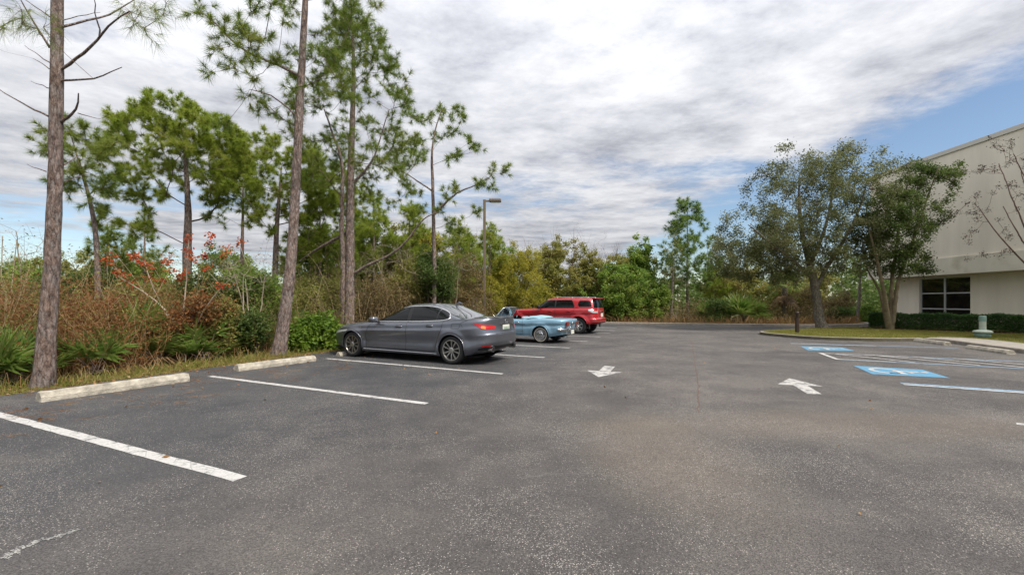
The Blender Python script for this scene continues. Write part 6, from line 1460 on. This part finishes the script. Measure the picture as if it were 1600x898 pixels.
# brush, straw, grass: uncountable ground cover
br = np.random.RandomState(77)
def band(n, y0, y1, o0, o1, rng):
    Y = rng.uniform(y0, y1, n); o = o0 + (o1 - o0) * rng.uniform(0, 1, n) ** 1.2
    return np.c_[-7.0 + 0.436 * (Y - 9.67) - 0.917 * o, Y + 0.40 * o, np.zeros(n)]
def brush(name, n, y0, y1, o0, o1, h, mat, seed, r=.006, leaf=0, lmat=None, lean=.35):
    rng = np.random.RandomState(seed); b = band(n, y0, y1, o0, o1, rng)
    den = np.sin(b[:, 0] * 1.7 + 1.3 * np.sin(b[:, 1] * .9)) * np.sin(b[:, 1] * 1.3); b = b[den > -.55]; n = len(b)
    off = (b[:, 0] + 7 - .436 * (b[:, 1] - 9.67)) / -1.09; hh = h * rng.uniform(.4, 1.15, (n, 1)) * np.clip(.35 + .3 * off, .35, 1)[:, None]
    v = np.c_[rng.normal(0, lean, (n, 2)), np.ones(n)] * hh
    m = MB(); P = stalks_into(m, b, v, rng.normal(0, .30, (n, 3)) * hh, r, rng, K=5)
    mats = [M[mat]]
    if leaf:
        q = P[:, 1:].reshape(-1, 3); q = q[rng.randint(0, len(q), leaf)] + rng.normal(0, .08, (leaf, 3)); q[:, 2] = np.maximum(q[:, 2], .03)
        leaves_into(m, q, rng, .075, .4, .3, mi=1); mats.append(M[lmat])
    return tag(m.build(name, mats), kind='stuff')
brush('undergrowth', 1100, 6.5, 10.6, 1.25, 5.0, 1.8, 'rust_stalks', 501, .0055, 22000, 'rust_leaves')
brush('undergrowth', 500, 10.6, 15, 1.2, 5.0, 1.7, 'rust_stalks', 506, .0055, 9000, 'olive_leaves')
brush('undergrowth', 600, 6.5, 15.5, 1.4, 7.0, 2.6, 'dry_stalks', 502, .006, 12000, 'olive_leaves')
brush('undergrowth', 1300, 14.5, 27, .7, 5.0, 2.4, 'dry_stalks', 503, .008, 9000, 'tan_leaves')
brush('undergrowth', 700, 14.5, 28, 1.5, 9.0, 3.4, 'dry_stalks', 504, .009, 14000, 'olive_leaves', .28)
brush('undergrowth', 900, 6.5, 28, .35, 1.6, .55, 'straw', 505, .006, 0)
def back_band(n, x0, x1, o0, o1, rng):
    X = rng.uniform(x0, x1, n); Yk = np.interp(X, [-2, 1.9, 6.1, 11.5, 16.7, 19.6, 21.8, 23.6], [31, 30.7, 29.5, 27.9, 26.6, 26.6, 27.4, 29.2]); return np.c_[X, Yk + rng.uniform(o0, o1, n), np.zeros(n)]
m = MB(); b = back_band(900, 0, 23.5, 2.2, 7, br); hh = br.uniform(.5, 1.7, (len(b), 1)); P = stalks_into(m, b, np.c_[br.normal(0, .35, (len(b), 2)), np.ones(len(b))] * hh, br.normal(0, .3, b.shape) * hh, .011, br, K=5)
q = P[:, 1:].reshape(-1, 3); q = q[br.randint(0, len(q), 12000)] + br.normal(0, .16, (12000, 3)); q[:, 2] = np.maximum(q[:, 2], .04); leaves_into(m, q, br, .15, .45, .3, mi=1)
tag(m.build('undergrowth', [M['dry_stalks'], M['tan_leaves']]), kind='stuff')
m = MB(); b = back_band(9000, 1.5, 23.8, .24, 1.5, br); blades_into(m, b, br, .16, .02, .7); b = back_band(1500, 3, 23.5, .6, 1.7, br); blades_into(m, b, br, .55, .03, .5)
tag(m.build('dry_grass', M['straw']), kind='stuff')
# distant wood closing the view
m = MB(); wr_ = np.random.RandomState(8)
for k in range(230):
    a = wr_.uniform(R(-62), R(46)); d = wr_.uniform(46, 75); c = np.array([d * math.sin(a), d * math.cos(a), 0]); h = wr_.uniform(2.6, 5.4) * d / 60
    if a < R(-24): h *= .92
    if a > R(20): h *= 1.25
    p = in_ellipsoid(wr_, 230, c + [0, 0, h * .5], (h * .55, h * .55, h * .5)); leaves_into(m, p, wr_, .42, .6, .3)
tag(m.build('distant_wood', M['dark_leaves']), kind='stuff')
# verge grass and needle litter along the lot
m = MB(); b = band(17000, 6.0, 30, -.06, .75, br); blades_into(m, b, br, .055, .009, .6); b = band(1600, 6.0, 14, .2, 1.0, br); blades_into(m, b, br, .16, .012, .6)
tag(m.build('grass', M['grass']), kind='stuff')
m = MB(); b = band(5000, 6, 28, -.12, 1.2, br); b[:, 2] = .012; v = np.c_[br.normal(0, .1, (5000, 2)), br.uniform(0, .03, 5000)]; stalks_into(m, b, v, br.normal(0, .02, b.shape), .0025, br, K=3)
tag(m.build('pine_straw', M['straw']), kind='stuff')
m = MB(); b = band(1500, 6, 28, -.25, 1.1, br); b[:, 2] = .03; leaves_into(m, b, br, .06, .6, .8); tag(m.build('fallen_leaves', M['litter_leaves']), kind='stuff')
# island lawn
poly = np.array([tuple(q) for q in isl_out] + [(17.4, 16.95), (24.7, 16.95), (24.7, 24.9), (20.6, 24.7)])
def inside(p, poly):
    x, y = p[:, 0], p[:, 1]; r = np.zeros(len(p), bool); j = len(poly) - 1
    for i in range(len(poly)):
        c = ((poly[i, 1] > y) != (poly[j, 1] > y)) & (x < (poly[j, 0] - poly[i, 0]) * (y - poly[i, 1]) / (poly[j, 1] - poly[i, 1] + 1e-12) + poly[i, 0]); r ^= c; j = i
    return r
b = np.c_[br.uniform(11.4, 20.5, 42000), br.uniform(16.6, 24.6, 42000)]; pc = poly.mean(0)
b = b[inside(b, (poly - [16, 20]) * .975 + [16, 20])]; b = b[~inside(b, np.array(mul_pts))]
m = MB(); blades_into(m, np.c_[b, np.full(len(b), KH - .012)], br, .05, .010, .6)
v2 = np.array(verge); b = np.c_[br.uniform(15.5, 22.5, 16000), br.uniform(10, 16.9, 16000)]; b = b[inside(b, v2)]; blades_into(m, np.c_[b, np.full(len(b), KH - .016)], br, .05, .010, .6)
b = np.c_[br.uniform(17.3, 22, 9000), br.uniform(16.96, 19, 9000)]; b = b[~inside(b, np.array(mul_pts))]; blades_into(m, np.c_[b, np.full(len(b), KH - .012)], br, .05, .010, .6)
tag(m.build('grass', M['grass']), kind='stuff')
# fallen leaves on the asphalt and mulch
m = MB(); n = 260; Y = br.uniform(3, 20, n); o = -br.exponential(1.0, n) - .05; p = np.c_[-7.0 + .436 * (Y - 9.67) - .917 * o, Y + .4 * o, np.full(n, .012)]
p = np.vstack([p, np.c_[br.uniform(-4, 14, 60), br.uniform(3, 20, 60), np.full(60, .012)], [np.r_[gnd(153, 754)[:2], .014]]]); leaves_into(m, p, br, .055, .6, .85)
b = np.c_[br.uniform(17, 24, 1500), br.uniform(17, 24, 1500)]; b = b[inside(b, np.array(mul_pts))]; leaves_into(m, np.c_[b, np.full(len(b), KH + .008)], br, .07, .6, .8)
tag(m.build('fallen_leaves', M['litter_leaves']), kind='stuff')
m = MB(); n = 160; Y = br.uniform(4.5, 12, n); o = -br.uniform(.2, 3.2, n); b = np.c_[-7.0 + .436 * (Y - 9.67) - .917 * o, Y + .4 * o, np.full(n, .008)]; b = np.repeat(b, 7, 0) + np.c_[br.normal(0, .06, (n * 7, 2)), np.zeros(n * 7)]
stalks_into(m, b, np.c_[br.normal(0, .08, (n * 7, 2)), br.uniform(0, .012, n * 7)], br.normal(0, .01, b.shape), .0022, br, K=3); tag(m.build('fallen_needles', M['litter_leaves']), kind='stuff')

# ------------------------------------------------------------------ palmettos and palm
protos = [palmetto_proto(601, 13), palmetto_proto(602, 10), palmetto_proto(603, 16)]
spots = [(-12, 606, 1.0, 'saw palmetto at the left edge, nearest the viewer'), (22, 599, 1.05, 'saw palmetto close to the nearest pine base on its left'), (30, 574, 1.15, 'saw palmetto behind the nearest pine base'),
         (152, 584, .95, 'saw palmetto just right of the nearest pine base'), (185, 566, .75, 'small saw palmetto behind the middle of the long wheel stop'), (214, 567, 1.35, 'large upright saw palmetto behind the long wheel stop'), (248, 566, .8, 'saw palmetto at the red-leaved sapling base'),
         (318, 563, 1.05, 'saw palmetto between the two wheel stops'), (345, 553, 1.15, 'saw palmetto behind the gap of the wheel stops'), (372, 549, 1.0, 'saw palmetto left of the leaning pine base'), (408, 545, .9, 'saw palmetto touching the leaning pine base'),
         (462, 540, 1.1, 'saw palmetto right of the leaning pine base'), (492, 533, 1.2, 'saw palmetto beside the bright green bush'), (525, 528, 1.1, 'saw palmetto by the grey sedan nose'),
         (968, 503.0, 1.25, 'saw palmetto beyond the far kerb, first right of the red off-roader'), (992, 503.2, 1.4, 'saw palmetto beyond the far kerb in the middle of the low row'), (1015, 503.6, 1.2, 'saw palmetto beyond the far kerb left of the lone pine'), (1105, 504.4, 1.3, 'saw palmetto beyond the far kerb right of the lone pine'), (1160, 505.2, 2.0, 'tall arching palmetto beyond the far kerb under the oak crown'), (1182, 505.6, 1.5, 'lower palmetto beside the tall arching palmetto')]
used = set()
for i, (px, py, sc, lab) in enumerate(spots):
    k = i % 3; o = protos[k] if k not in used else copy_tree(protos[k]); used.add(k)
    g = gnd(px, py); o.location = (g[0], g[1], 0); o.rotation_euler = (0, 0, i * 2.1); sc *= 1.12; o.scale = (sc, sc, sc); tag(o, lab, 'palmetto', 'saw palmettos along the edge of the lot')
# cabbage palm
cp = at(1226, 470, 30.5); cr_ = np.random.RandomState(91); s, f = MB(), MB(); base = np.array([cp[0], 30.5, 0]); hub = base + [0, 0, 2.55]
tk = MB(); tk.tube([base, base + [0.02, 0, 1.2], hub], [.20, .17, .17], 12, wob=.05, rng=cr_)
for i in range(34): fan_frond(s, f, hub, cr_.uniform(0, 6.28), R(cr_.uniform(-25, 78)), cr_.uniform(.7, 1.1), .75, cr_, 20, 0, .55, .06)
for i in range(16): fan_frond(s, f, hub - [0, 0, .15], cr_.uniform(0, 6.28), R(cr_.uniform(-78, -35)), cr_.uniform(.5, .9), .7, cr_, 14, 1, .4, .06)
pr = empty('cabbage_palm', base); tag(pr, 'short cabbage palm with hanging dead fronds left of the oak trunk', 'palm tree')
tk.build('trunk', M['grey_bark'], pr, smooth=True, loc=base).location = (0, 0, 0); s.build('stems', M['twig_bark'], pr, loc=base).location = (0, 0, 0); f.build('fronds', [M['palm_fronds'], M['dead_fronds']], pr, loc=base).location = (0, 0, 0)
